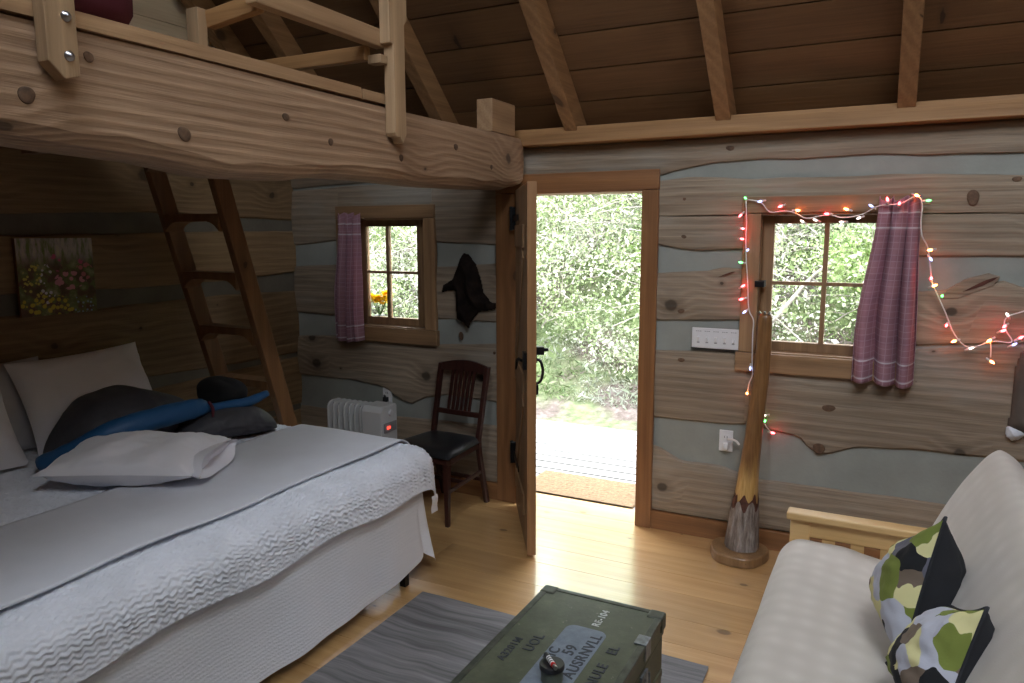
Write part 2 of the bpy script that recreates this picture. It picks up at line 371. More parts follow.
def mat_leaf(name,stops,trans=.35):
    N=NT(name); r=N.new('ShaderNodeNewGeometry').outputs['Random Per Island']; c=N.ramp(r,stops); pos=N.new('ShaderNodeNewGeometry').outputs['Position']; c=N.mix(N.mapr(N.noise(pos,.9,3,.6),.48,.66,0,.7,True),c,(.50,.48,.46)); c=N.mix(N.mapr(N.noise(pos,1.7,2),.55,.7,0,.5,True),c,(.11,.15,.06)); N.col(c); N.set(Roughness=.6)
    t=N.new('ShaderNodeBsdfTranslucent'); N.link(c,t.inputs[0]); mx=N.new('ShaderNodeMixShader'); mx.inputs[0].default_value=trans
    N.link(N.b.outputs[0],mx.inputs[1]); N.link(t.outputs[0],mx.inputs[2]); N.link(mx.outputs[0],N.out.inputs[0]); return N.m
def mat_glass():
    N=NT('window_glass'); g=N.new('ShaderNodeBsdfGlossy'); g.inputs['Roughness'].default_value=.02; t=N.new('ShaderNodeBsdfTransparent')
    f=N.new('ShaderNodeFresnel'); f.inputs[0].default_value=1.25; mx=N.new('ShaderNodeMixShader'); N.link(f.outputs[0],mx.inputs[0])
    N.link(t.outputs[0],mx.inputs[1]); N.link(g.outputs[0],mx.inputs[2]); N.link(mx.outputs[0],N.out.inputs[0]); return N.m
def mat_ground():
    N=NT('leaf_litter'); oc=N.obj(); n=N.noise(oc,9,5,.7); n2=N.noise(oc,1.1,3)
    a=N.ramp(n,[(.35,(.05,.036,.027)),(.5,(.095,.072,.06)),(.65,(.15,.125,.11))]); b=N.ramp(n,[(.35,(.05,.08,.025)),(.65,(.16,.20,.08))])
    N.col(N.mix(N.mapr(n2,.42,.58,0,1),a,b)); N.set(Roughness=.95); N.bump(n,.6,.03); return N.m
M['coverlet']=mat_coverlet(); M['quilt']=mat_quilt(); M['rug']=mat_rug(); M['curtain']=mat_curtain(); M['camo']=mat_camo(); M['futon']=mat_futon()
M['locker']=mat_locker(); M['patch']=mat_patch(); M['bark']=mat_bark(); M['peeled']=mat_peeled(); M['painting']=mat_painting(); M['glass']=mat_glass(); M['ground']=mat_ground()
M['slab']=wood('slab_wood',(.14,.075,.03),(.33,.19,.085),2,10,.5,.3,coat=.2,var=.1)
M['leaf']=mat_leaf('pale_leaves',[(0,(.15,.20,.08)),(.25,(.24,.32,.13)),(.5,(.33,.42,.19)),(.7,(.47,.51,.31)),(.85,(.62,.60,.52)),(1,(.52,.43,.37))])
M['leaf2']=mat_leaf('bright_leaves',[(0,(.13,.22,.05)),(.5,(.30,.42,.14)),(1,(.50,.57,.30))])
M['grassm']=mat_leaf('grass_blades',[(0,(.07,.12,.03)),(.5,(.15,.22,.07)),(.8,(.23,.26,.13)),(1,(.27,.21,.17))])

# ------------------------------------------------------------------ the room
XL,XR,YF,YB = -3.79,1.20,3.988,-1.60
ZW=2.165                      # top of log walls
TAN=math.tan(math.radians(43.4))
RY=1.20                      # ridge above this y
def roofz(y): return 2.25+.10+(3.95-y)*TAN if y>=RY else 2.25+.10+(3.95-(2*RY-y))*TAN

# floor planks
mb=MB(); y=YB; r=random.Random(3)
while y<YF-.01:
    w=r.uniform(.17,.235); w=min(w,YF-y); x=XL-.05-r.uniform(0,2)
    while x<XR+.05:
        L=r.uniform(2.2,3.6); a=max(x,XL-.05); b=min(x+L,XR+.05)
        if b>a: mb.box(a+.0006,b-.0006,y+.0010,y+w-.0010,-.03,0)
        x+=L
    y+=w
mb.box(-2.0,-1.243,YF+.0012,4.19,-.03,0.0)      # threshold board
fl=mb.build('floor',M['floor']); tag(fl,'knotty honey coloured pine plank floor','floor',kind='structure')
sub=MB().box(XL-.1,XR+.1,YB-.1,4.17,-.09,-.031).build('subfloor',M['ladder'],fl)

# log generator: along axis 'x' (front facing -y) or 'y' (front facing +x)
def log_piece(a0,a1,bot,top,face,depth,seed,axis='x',sign=-1):
    """bot/top are curves of (a,z); face is the plane of the front; the log body goes back by depth."""
    mb=MB(); n=max(3,int((a1-a0)/.035)+1)
    prof=[(0,.30),(.01,.10),(.035,0),(.1,-.02),(.3,-.05),(.5,-.06),(.7,-.05),(.9,-.02),(.965,0),(.99,.10),(1,.30)]
    def P(u,v):
        a=a0+(a1-a0)*v; b=interp(bot,a)+.006*nz(a*5,seed); t=interp(top,a)+.006*nz(a*5,seed+9)
        if u>=1-1e-6 or True:
            k=u*(len(prof)+2); 
        i=int(round(u*(len(prof)+2)))
        if i<len(prof):
            q,d=prof[i]; z=b+(t-b)*q; off=d*.16+.006*nz(a*2.2,z*6,seed)
        elif i==len(prof): z=t; off=depth
        else: z=b; off=depth
        y=face-sign*off if sign<0 else face-off
        y=face+off*(1 if sign<0 else -1)
        return (a,y,z) if axis=='x' else (y,a,z)
    nu=len(prof)+2
    vs=[];fs=[]
    for j in range(n):
        for i in range(nu): vs.append(P(i/(nu),j/(n-1)))
    for j in range(n-1):
        for i in range(nu):
            k=(i+1)%nu; fs.append((j*nu+i,j*nu+k,(j+1)*nu+k,(j+1)*nu+i))
    fs.append(tuple(range(nu))[::-1]); fs.append(tuple((n-1)*nu+i for i in range(nu)))
    mb.add(vs,fs); return mb

# --- front wall (the door wall)
WF=thing('wall_front','weathered grey brown log wall with pale chinking around the open door','wall',(0,YF,0),kind='structure')
DX0,DX1,DZ=-2.03,-1.21,1.93          # rough door opening
R0,R1=-.625,.03; L0,L1=-3.31,-2.65; WZ0,WZ1=1.045,1.775
fy=YF-.012
def courses(lst,cuts):
    """lst: (bottom curve, top curve); cuts: intervals of x"""
    for k,(b,t,ivs) in enumerate(lst):
        for (a0,a1) in ivs:
            log_piece(a0,a1,b,t,fy,.14,k*3.3+a0).build('log',M['log'],WF,smooth=False)
RX=[( -1.18,-.66),(.05,XR+.02)]
A_top=[(-4,2.163),(2,2.163)]
Abot=[(-2.2,1.985),(-1.14,1.977),(-1.062,2.002),(-.864,2.033),(-.621,2.042),(-.446,2.034),(-.226,2.04),(.47,2.017),(1.3,2.01)]
Btop=[(-1.3,1.955),(-1.139,1.956),(-.981,1.971),(-.675,1.95),(-.22,1.944),(-.011,1.95),(.477,1.927),(1.3,1.93)]
Bs1=[(-1.3,1.767),(1.3,1.758)]; Bs2=[(-1.3,1.762),(1.3,1.753)]
Bbot=[(-1.144,1.61),(-1.04,1.59),(-.942,1.582),(-.72,1.591),(.118,1.565),(1.3,1.57)]
Ctop=[(-1.139,1.461),(-.885,1.476),(-.8,1.50),(-.716,1.499),(.129,1.402),(.316,1.427),(.44,1.462),(.518,1.433),(1.3,1.42)]
Cbot=[(-1.132,1.194),(-.714,1.216),(.114,1.139),(.539,1.177),(1.3,1.16)]
Dtop=[(-1.128,1.038),(-.697,1.052),(.05,1.06),(.10,1.130),(.539,1.168),(1.3,1.15)]
Dbot=[(-1.2,.64),(-.775,.647),(-.63,.664),(-.522,.645),(-.42,.632),(-.375,.615),(-.345,.58),(-.318,.555),(-.269,.545),(-.235,.552),(-.213,.562),(-.119,.601),(.132,.625),(1.3,.625)]
Etop=[(-1.125,.489),(-1.06,.45),(-.992,.42),(-.767,.419),(-.681,.397),(-.57,.372),(-.269,.379),(1.3,.38)]
Ebot=[(-1.2,.10),(1.3,.12)]
full=[(-1.18,XR+.02)]
courses([(Abot,A_top,[(-2.0,XR+.02)]),(Bs2,Btop,full),(Bbot,Bs1,RX),(Cbot,Ctop,RX),(Dbot,Dtop,[(-1.18,-.66)]),(Ebot,Etop,full)],None)
Dtop2=[(-1.2,1.02),(-.60,1.02),(-.1,1.02),(.05,1.03)]+Dtop[3:]
log_piece(-.66,XR+.02,Dbot,Dtop2,fy,.14,44).build('log',M['log'],WF)
for (ax,az,bx_,bz,w_) in ((.285,1.405,.415,1.475,.016),(-.82,1.445,-.74,1.475,.007)):
    mb=MB(); n_=14; L_=[];U_=[]
    for i in range(n_+1):
        t=i/n_; x=ax+(bx_-ax)*t; z=az+(bz-az)*t; h_=w_*math.sin(PI*t)**.7*(.6+.6*t)+.003*nz(x*40,z*30); L_.append((x,z-h_*.6)); U_.append((x,z+h_*.6))
    mb.poly(L_+U_[::-1],fy-.0135,fy+.02,'y'); mb.build('gouge',M['innerbark'],WF)
mb=MB(); P_=[(.20,1.368),(.27,1.372),(.40,1.435),(.425,1.478),(.38,1.492),(.29,1.462),(.22,1.41)]
mb.poly(P_,fy-.010,fy+.02,'y'); mb.build('raised_knot',M['log'],WF,bevel=.004)
# left of the door
KX=[(XL+.01,-3.35),(-2.62,-2.06)]; kf=[(XL+.01,-2.06)]
L0t=[(-4,2.163),(0,2.163)]
L0b=[(-3.756,1.982),(-3.381,1.998),(-3.014,2.006),(-2.702,1.996),(-2.142,1.95)]
L1t=[(-3.76,1.972),(-3.38,1.988),(-3.01,1.996),(-2.7,1.986),(-2.14,1.94)]
L1b=[(-3.779,1.588),(-3.398,1.624),(-2.597,1.614),(-2.144,1.598)]
L2t=[(-3.788,1.448),(-3.406,1.468),(-2.6,1.469),(-2.145,1.496)]
L2b=[(-3.789,1.113),(-3.45,1.108),(-2.585,1.124),(-2.147,1.128)]
L3t=[(-3.799,.953),(-3.429,.976),(-2.588,.968),(-2.148,1.004)]
L3b=[(-3.778,.662),(-3.328,.666),(-3.054,.642),(-2.98,.615),(-2.923,.578),(-2.86,.556),(-2.802,.543),(-2.75,.57),(-2.689,.602),(-2.525,.632),(-2.15,.625)]
L4t=[(-3.791,.438),(-2.918,.455),(-2.151,.477)]
courses([(L0b,L0t,kf),(L1b,[(a,min(b,9)) for a,b in L1t],KX),(L2b,L2t,KX),(L3b,L3t,kf),(Ebot,L4t,kf)],None)
log_piece(-3.36,-2.61,[(-4,1.785),(0,1.785)],L1t,fy,.14,61).build('log',M['log'],WF)
# the chinking slab behind the logs, split round the openings
mb=MB(); ya,yb=YF+.004,YF+.13
for x0,x1,z0,z1 in ((XL-.12,L0,0,ZW),(L0,L1,0,WZ0),(L0,L1,WZ1,ZW),(L1,DX0,0,ZW),(DX0,DX1,DZ,ZW),(DX1,R0,0,ZW),(R0,R1,0,WZ0),(R0,R1,WZ1,ZW),(R1,XR+.12,0,ZW)):
    mb.box(x0,x1,ya,yb,z0,z1)
mb.build('chinking',M['chink'],WF)

# --- side walls
def side_wall(name,label,xf,sign,courses_z,mat,y0,y1,cut=None):
    W=thing(name,label,'wall',(xf,0,0),kind='structure'); rr=random.Random(len(name))
    for k,(zb,zt) in enumerate(courses_z):
        ivs=[(y0,y1)]
        if cut and zt>cut[2]+.02 and zb<cut[3]-.02: ivs=[(y0,cut[0]),(cut[1],y1)]
        for a,b in ivs:
            bc=[(y0+(y1-y0)*i/9,zb+rr.uniform(-.018,.018)) for i in range(10)]; tc=[(y0+(y1-y0)*i/9,zt+rr.uniform(-.018,.018)) for i in range(10)]
            log_piece(a,b,bc,tc,xf-sign*.002,.15,k*2.1+7,axis='y',sign=-1 if sign<0 else 1).build('log',mat,W)
    return W
cz=[(.03,.40),(.46,.80),(.84,1.29),(1.385,1.69),(1.775,2.155)]
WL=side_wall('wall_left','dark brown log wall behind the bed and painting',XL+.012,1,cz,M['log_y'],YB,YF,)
mb=MB().box(XL-.14,XL-.005,YB-.1,YF+.12,0,ZW); mb.build('chinking',M['chink_shaded'],WL)
WR=side_wall('wall_right','log wall behind the futon','' and 0 or XR-.012,-1,[(.03,.40),(.46,.80),(.84,1.29),(1.385,1.69),(1.775,2.17)],M['log_y'],YB,YF)
mb=MB().box(XR+.005,XR+.14,YB-.1,YF+.12,0,ZW)
mb.build('chinking',M['chink'],WR)
WB=thing('wall_rear','log wall opposite the door','wall',(0,YB,0),kind='structure')
for k,(zb,zt) in enumerate(cz):
    for a,b in [(XL,XR)]: log_piece(a,b,[(XL,zb),(XR,zb)],[(XL,zt),(XR,zt)],YB+.012,.15,k+80,axis='x',sign=1).build('log',M['log'],WB)
mb=MB().box(XL-.1,XR+.1,YB-.14,YB-.005,0,ZW)
mb.build('chinking',M['chink'],WB)

# gables: horizontal boards following the roof, the right one has an opening
def gable(parent,x0,x1,mat,hole=None):
    mb=MB(); z=ZW
    while z<roofz(RY)-.02:
        z1=min(z+.235,roofz(RY)-.02)
        def yl(zz): return min(YF+.1, 3.95-(zz-2.35)/TAN)
        ya,yb=yl(z),yl(z1); a0,b0=2*RY-ya,2*RY-yb
        if hole and z1>hole[2] and z<hole[3]:
            segs=[((a0,hole[0]),(b0,hole[0])),((hole[1],ya),(hole[1],yb))]
        else: segs=[((a0,ya),(b0,yb))]
        for (p0,p1),(q0,q1) in segs:
            if p1-p0<.02: continue
            mb.poly([(p0,z+.002),(p1,z+.002),(max(q1,q0),z1-.002),(q0,z1-.002)],x0,x1,'x')
        z=z1
    return mb.build('gable_board',mat,parent)
gable(WL,XL-.1,XL,M['gable'])
gable(WR,XR,XR+.1,M['gable'])

# --- ceiling: roof boards and rafters
CE=thing('ceiling','steep ceiling of dark stained boards over exposed pine rafters','ceiling',(0,RY,4.9),kind='structure')
cs,sn=math.cos(math.atan(TAN)),math.sin(math.atan(TAN))
def slope_pt(s,nrm,side):   # s measured up the slope from the plate, nrm out of the roof
    y=3.95-s*cs+nrm*sn; z=2.25+.10+s*sn+nrm*cs
    return (y,z) if side>0 else (2*RY-y,z)
SL=(3.95-RY)/cs
SKYS=[(.045,1.15,1.75,3.45),(-1.59,-.85,2.1,3.45)]
for side in (1,-1):
    mb=MB(); s=-.35; r=random.Random(5+side)
    while s<SL:
        w=r.uniform(.185,.215); s1=min(s+w,SL); x=XL-.2-r.uniform(0,2)
        while x<XR+.2:
            L=r.uniform(7,9); A=max(x,XL-.2); B=min(x+L,XR+.2); x+=L
            pieces=[(A,B)]
            if side<0:
                for q0,q1,t0,t1 in SKYS:
                    if s1>t0 and s<t1:
                        pieces=[z_ for a_,b_ in pieces for z_ in ((a_,min(b_,q0)),(max(a_,q1),b_))]
            for a,b in pieces:
                if b-a<.01: continue
                vs=[]
                for xx in (a+.001,b-.001):
                    for ss,nn in ((s+.004,0),(s1-.004,0),(s1-.004,.025),(s+.004,.025)):
                        yy,zz=slope_pt(ss,nn,side); vs.append((xx,yy,zz))
                mb.add(vs,[(0,1,2,3),(7,6,5,4),(0,4,5,1),(1,5,6,2),(2,6,7,3),(3,7,4,0)])
        s=s1
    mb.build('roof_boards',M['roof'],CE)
    mb=MB()
    (g0,g1,k0,k1),(e0,e1,k2,k3)=SKYS
    for xa,xb,sa,sb in (((XL-.2,XR+.2,-.35,SL+.02),) if side>0 else ((XL-.2,e0,-.35,SL+.02),(e0,e1,-.35,k2-.06),(e0,e1,k3+.06,SL+.02),(e1,g0,-.35,SL+.02),(g0,g1,-.35,k0-.06),(g0,g1,k1+.06,SL+.02),(g1,XR+.2,-.35,SL+.02))):
        vs=[]
        for xx in (xa,xb):
            for ss,nn in ((sa,.027),(sb,.027),(sb,.06),(sa,.06)):
                yy,zz=slope_pt(ss,nn,side); vs.append((xx,yy,zz))
        mb.add(vs,[(0,1,2,3),(7,6,5,4),(0,4,5,1),(1,5,6,2),(2,6,7,3),(3,7,4,0)])
    mb.build('roof_deck',M['ladder'],CE)
    for xc in (-3.66,-3.25,-2.44,-1.632,-.81,0.0,.81):
        if side<0 and xc==.81: continue
        mb=MB(); vs=[]
        for xx in (xc-.038,xc+.038):
            for ss,nn in ((-.10,-.135),(SL,-.135),(SL,-.003),(-.10,-.003)):
                yy,zz=slope_pt(ss,nn,side); vs.append((xx,yy,zz))
        mb.add(vs,[(0,1,2,3),(7,6,5,4),(0,4,5,1),(1,5,6,2),(2,6,7,3),(3,7,4,0)]); mb.build('rafter',M['rafter'],CE,bevel=.004)
mb=MB().box(XL,XR,3.88,YF+.13,2.166,2.254); t=mb.build('trim_1',M['plate'],bevel=.004); tag(t,'orange brown plate board along the top of the door wall','wall plate',kind='structure')
mb=MB().box(XL,XR,YB-.13,YB+.10,2.167,2.254); t=mb.build('trim_2',M['plate'],bevel=.004); tag(t,'plate board along the top of the wall opposite the door','wall plate',kind='structure')
# baseboard
mb=MB().box(-1.15,XR,YF-.03,YF,0,.105); t=mb.build('baseboard_front',M['casing_x'],bevel=.003); tag(t,'reddish brown baseboard right of the door','baseboard',kind='structure')
mb=MB().box(XL+.02,-2.146,YF-.03,YF,0,.105); t=mb.build('baseboard_side',M['casing_x'],bevel=.003); tag(t,'reddish brown baseboard left of the door','baseboard',kind='structure')

# ------------------------------------------------------------------ door
DR=thing('door_1','wooden doorway with its plank door swung open into the room','door',(-1.62,YF,0),kind='structure')
MB().box(-2.146,-2.005,YF-.036,YF-.012,0,1.905).build('casing',M['casing'],DR,bevel=.004)
MB().box(-1.243,-1.15,YF-.036,YF-.012,0,1.905).build('casing',M['casing'],DR,bevel=.004)
MB().box(-2.146,-1.15,YF-.037,YF-.012,1.907,2.013).build('head_casing',M['casing_x'],DR,bevel=.004)
MB().box(-2.03,-2.0,YF-.03,4.19,0,1.93).build('jamb',M['casing'],DR,bevel=.003)
MB().box(-1.243,-1.212,YF-.03,4.19,0,1.93).build('jamb',M['casing'],DR,bevel=.003)
MB().box(-2.0,-1.243,YF-.03,4.19,1.90,1.93).build('head_jamb',M['casing_x'],DR,bevel=.003)
MB().box(-1.262,-1.2435,4.02,4.06,0,1.90).build('door_stop',M['casing'],DR)
# leaf, local frame: x along the leaf from the hinge, y thickness
th=math.radians(58.5); lx=Vector((math.cos(th),-math.sin(th),0)); ly=Vector((math.sin(th),math.cos(th),0)); HP=Vector((-1.985,3.945,0))
RL=Matrix((lx,ly,Vector((0,0,1)))).transposed()
def LP(x,y,z): return HP+lx*x+ly*y+Vector((0,0,z))
LW=.757
mb=MB()
for i in range(4):
    a=LW*i/4; b=LW*(i+1)/4
    mb.obox(LP((a+b)/2,.0,.969),(b-a-.003,.042,1.91),RL)
leaf=mb.build('door_leaf',M['door'],DR,bevel=.004)
mb=MB().obox(LP(LW+.0015,0,.969),(.006,.046,1.91),RL); mb.build('edge_strip',M['dooredge'],leaf)
mb=MB()
for z in (.22,1.02-.14,1.66): mb.obox(LP(LW/2-.06,-.0255,z),(LW-.24,.010,.12),RL)
for z0,z1 in ((.30,.80),(.96,1.58)):
    mb.bar(LP(.08,-.0255,z0),LP(LW-.22,-.0255,z1),.010,.10,up=(0,0,1))
mb.build('brace',M['door'],leaf,bevel=.003)
for z in (.34,1.76):
    mb=MB().obox(LP(.16,-.0335,z),(.36,.006,.034),RL).obox(LP(.0,-.03,z),(.022,.05,.13),RL); mb.tube([LP(-.012,-.045,z-.07),LP(-.012,-.045,z+.07)],.011); mb.build('strap_hinge',M['black'],leaf,bevel=.002)
mb=MB().obox(LP(LW-.052,-.030,1.035),(.07,.02,.085),RL); mb.tube([LP(LW-.08,-.045,1.03),LP(LW-.13,-.055,1.03),LP(LW-.17,-.06,1.015),LP(LW-.205,-.06,.985),LP(LW-.225,-.062,.96)],[.008,.009,.008,.007,.005]); mb.build('latch',M['black'],leaf)
mb=MB().tube(spline([LP(LW-.055,.025,1.04),LP(LW-.05,.05,1.03),LP(LW-.045,.062,.98),LP(LW-.05,.052,.93),LP(LW-.055,.025,.91)],6),.0075)
mb.obox(LP(LW-.055,.026,1.06),(.05,.008,.07),RL).obox(LP(LW-.055,.030,.885),(.045,.016,.05),RL).obox(LP(LW-.06,.045,1.085),(.05,.045,.04),RL).obox(LP(LW-.05,.075,1.09),(.02,.03,.016),RL); mb.build('pull_handle',M['black'],leaf)

# ------------------------------------------------------------------ windows
def window(name,label,x0,x1,mun,mir,fl=.055,fr=.055):
    """x0..x1 glass; sash around it, casing around the opening"""
    W=thing(name,label,'window',((x0+x1)/2,YF,1.41),kind='structure'); z0,z1=1.114,1.72; f=.048
    a,b=x0-fl,x1+fr
    MB().box(a-.012,a,YF-.03,4.13,z0-.06,z1+.055).build('jamb',M['wincase'],W); MB().box(b,b+.012,YF-.03,4.13,z0-.06,z1+.055).build('jamb',M['wincase'],W)
    MB().box(a-.012,b+.012,YF-.03,4.13,z1+.043,z1+.055).build('jamb',M['wincase_x'],W); MB().box(a-.012,b+.012,YF-.03,4.16,z0-.06,z0-.05).build('jamb',M['wincase_x'],W)
    ya,yb=4.035,4.07; mb=MB()
    mb.box(a,x0,ya,yb,z0-.05,z1+.043); mb.box(x1,b,ya,yb,z0-.05,z1+.043); mb.box(x0,x1,ya,yb,z1,z1+.043); mb.box(x0,x1,ya,yb,z0-.05,z0)
    sash=mb.build('sash',M['sash'],W,bevel=.003)
    zm=(z0+z1)/2; mb=MB().box(mun-.011,mun+.011,4.037,4.066,z0,z1).box(x0,mun-.011,4.039,4.064,zm-.009,zm+.009).box(mun+.011,x1,4.039,4.064,zm-.009,zm+.009)
    mb.build('muntin',M['sash'],sash)
    for p,q in ((x0,mun-.011),(mun+.011,x1)):
        for u,v in ((z0,zm-.009),(zm+.009,z1)): MB().box(p,q,4.050,4.053,u,v).build('pane',M['glass'],sash)
    c=.085
    MB().box(a-c,a,YF-.04,YF-.008,z0-.055,z1+.05).build('casing',M['wincase'],W,bevel=.004); MB().box(b,b+c,YF-.04,YF-.008,z0-.055,z1+.05).build('casing',M['wincase'],W,bevel=.004)
    MB().box(a-c-(.0 if mir else .01),b+c,YF-.042,YF-.008,z1+.052,z1+.135).build('head_casing',M['wincase_x'],W,bevel=.004)
    MB().box(a-c-.015,b+c+.01,YF-.044,YF-.008,z0-.155,z0-.057).build('apron',M['wincase_x'],W,bevel=.004)
    return W,sash
W1,s1=window('window_1','small four pane window right of the door with string lights',-.562,-.062,-.312,False)
MB().box(-.632,-.585,YF-.055,YF-.012+.03,1.40,1.432).build('sash_latch',M['black'],s1,bevel=.003)
W2,s2=window('window_2','small four pane window left of the door above the heater',-3.185,-2.775,-3.013,True,.10,.108)
# rear slope skylights; the narrow one is unseen, added to brighten the left half
def sl_box(x0,x1,s0,s1,n0,n1,mb):
    vs=[]
    for xx in (x0,x1):
        for ss,nn in ((s0,n0),(s1,n0),(s1,n1),(s0,n1)):
            yy,zz=slope_pt(ss,nn,-1); vs.append((xx,yy,zz))
    return mb.add(vs,[(0,1,2,3),(7,6,5,4),(0,4,5,1),(1,5,6,2),(2,6,7,3),(3,7,4,0)])
for q_,(a,b,c,d) in enumerate(SKYS):
    yy_,zz_=slope_pt((c+d)/2,.05,-1)
    SKY=thing('window_%d'%(3+q_),('wide skylight in the roof slope behind the photographer','narrow unseen skylight added to light the left side of the room')[q_],'skylight',((a+b)/2,yy_,zz_),kind='structure')
    mb=MB(); m_=(a+b)/2
    for q in ((a,a+.04,c,d),(b-.04,b,c,d),(a+.04,b-.04,c,c+.04),(a+.04,b-.04,d-.04,d),(m_-.02,m_+.02,c+.04,d-.04)): sl_box(*q,.0,.10,mb)
    fr=mb.build('window_frame',M['wincase'],SKY)
    mb=MB(); sl_box(a+.04,m_-.02,c+.04,d-.04,.05,.054,mb); mb.build('pane',M['glass'],fr); mb=MB(); sl_box(m_+.02,b-.04,c+.04,d-.04,.05,.054,mb); mb.build('pane',M['glass'],fr)

# ------------------------------------------------------------------ loft
# big hewn beam
mb=MB(); ys=[-1.5+ (3.945+1.5)*i/120 for i in range(121)]
Bb=[(-1.5,1.93),(.6,1.93),(1.05,1.912),(1.25,1.900),(1.5,1.892),(1.75,1.862),(2.05,1.870),(2.25,1.895),(2.6,1.90),(3.0,1.895),(3.4,1.905),(3.7,1.915),(3.90,1.945),(3.945,1.97)]
def bsec(y):
    b=interp(Bb,y); t=2.205-.004*math.sin(y*3); k=sm((3.945-y)/.06)
    e=.03*(1-k)
    xo=-1.93+.008*nz(y*1.3,3); xi=-2.14
    fr=.018*nz(y*7,5)+.02
    return [(xi,b+.03),(xi+.04,b),(xo-.07,b-.002+.006*nz(y*9)),(xo-.015-fr*.4,b+.012),(xo+.002-e,b+.045+.012*nz(y*6,8)),(xo+.004-e,b+.12),(xo-e,t-.03),(xo-.008-e,t-.004-e*.6),(xo-.03-e,t),(xi,t)]
vs=[];fs=[];n=10
for y in ys:
    for x,z in bsec(y): vs.append((x,y,z))
for j in range(len(ys)-1):
    for i in range(n): k=(i+1)%n; fs.append((j*n+i,j*n+k,(j+1)*n+k,(j+1)*n+i))
fs.append(tuple(range(n))[::-1]); fs.append(tuple((len(ys)-1)*n+i for i in range(n)))
mb.add(vs,fs); bo=mb.build('loft_beam',M['beam']); tag(bo,'massive hewn pine beam with a wavy live edge carrying the loft','beam',kind='structure')
mb=MB(); x=XL
for i in range(9):
    x1=XL+(-1.925-XL)*(i+1)/9; mb.box(x+.002,x1-.002,-1.55,2.44 if x1>-2.6 else 2.40,2.209,2.25); x=x1
lf=mb.build('loft_floor',M['rail']); tag(lf,'loft floor of planks with its edge lying on the beam','floor',kind='structure')
mb=MB().box(-1.985,-1.927,2.4515,2.66,2.209,2.247); mb.build('edge_board',M['rail'],lf)
for yy in (-1.0,-.2,.6,1.4,2.2): MB().box(XL+.02,-2.15,yy-.03,yy+.03,2.06,2.207).build('joist',M['ladder'],lf)
MB().box(-2.03,-1.935,3.535,3.80,2.209,2.378).build('beam_block',M['rail'],bo,bevel=.004)
M['knot']=plain('dark_knot_wood',(.115,.066,.038),.75,nscale=45,namp=.45)
def knot(parent,c,r,ax,el=1.0,mat='knot'):
    mb=MB(); n=28; rings=((1.,0.0),(.94,.0008),(.6,.0014),(0,.002)); vs=[]
    for q,hh in rings[:-1]:
        for k in range(n):
            a=2*PI*k/n; rr=r*q*(1+.07*math.sin(2*a+c[2]*40)+.04*math.sin(3*a)); u=rr*math.cos(a)*el; w=rr*math.sin(a)
            vs.append((c[0]+u,c[1]-hh,c[2]+w) if ax=='y' else (c[0]+hh,c[1]+u,c[2]+w))
    fs=[tuple(range(2*n,3*n))]
    for i in range(2):
        for k in range(n): fs.append((i*n+k,i*n+(k+1)%n,(i+1)*n+(k+1)%n,(i+1)*n+k))
    fs.append(tuple(range(n))[::-1]); mb.add(vs,fs); return mb.build('knot',M[mat],parent,smooth=True)
for y,z,r in ((1.136,2.018,.020),(1.306,2.141,.013),(1.589,1.975,.021),(2.017,2.081,.014),(2.247,2.02,.013),(3.149,2.089,.016),(2.694,1.999,.014),(3.5,2.02,.012)):
    knot(bo,(-1.9295+.0045+.008*nz(y*1.3,3),y,z),r,'x',1.15)
for x,z,r,e in ((-1.014,1.857,.012,1),(-1.011,1.655,.010,1.5),(-1.014,1.256,.012,1.6),(-.943,.757,.020,1.1),(-1.005,.988,.012,1.5),(.293,1.83,.034,.75),(.452,1.906,.012,1.5),(-2.294,1.833,.020,.6),(-2.405,1.034,.026,.7),(-2.168,.942,.010,1),(-.896,.324,.013,1.5),(-.788,2.103,.013,1.6),(.09,1.27,.012,1.4),(-.25,.80,.020,1.6),(-.285,.585,.026,1.2),(-2.35,1.20,.012,1.5),(.70,.9,.02,1.2)):
    knot(WF,(x,fy-.0075+.006*nz(x*2.2,z*6,1),z),r,'y',e)
# railing
RA=thing('loft_railing','rough pine guard rail bolted to the loft beam','railing',(-1.92,2.6,2.2))
p1=MB().poly([(1.165,2.10),(1.165,2.75),(1.245,2.75),(1.245,2.075),(1.205,2.062)],-1.921,-1.875,'x').build('post',M['post'],RA,bevel=.003)
for z in (2.12,2.215):
    mb=MB().lathe([(.0,0),(.013,0),(.013,.004),(.008,.006),(.006,.014),(.0,.014)],(-1.875,1.218,z),12,Matrix.Rotation(PI/2,3,'Y')); mb.build('bolt',M['chrome'],p1,smooth=True)
mb=MB().poly([(2.595,2.075),(2.585,2.09),(2.585,2.44),(2.56,2.44),(2.56,3.0),(2.685,3.0),(2.685,2.55),(2.665,2.53),(2.665,2.09),(2.64,2.05),(2.62,2.075)],-1.921,-1.872,'x'); p2=mb.build('post',M['post'],RA,bevel=.003)
MB().box(-1.97,-1.921,1.90,2.60,2.43,2.50).build('top_rail',M['rail'],RA,bevel=.004)
MB().box(-2.9,-1.97,2.52,2.56,2.375,2.432).build('cross_rail',M['plate'],RA,bevel=.004)
MB().box(-1.965,-1.90,2.535,2.584,2.36,2.395).build('rail_block',M['post'],RA,bevel=.003)
MB().box(-2.275,-2.215,1.915,1.955,2.251,2.46).build('post',M['post'],RA,bevel=.003)
MB().bar((-2.214,1.965,2.425),(-1.97,1.965,2.452),.036,.06).build('side_rail',M['plate'],RA,bevel=.004)
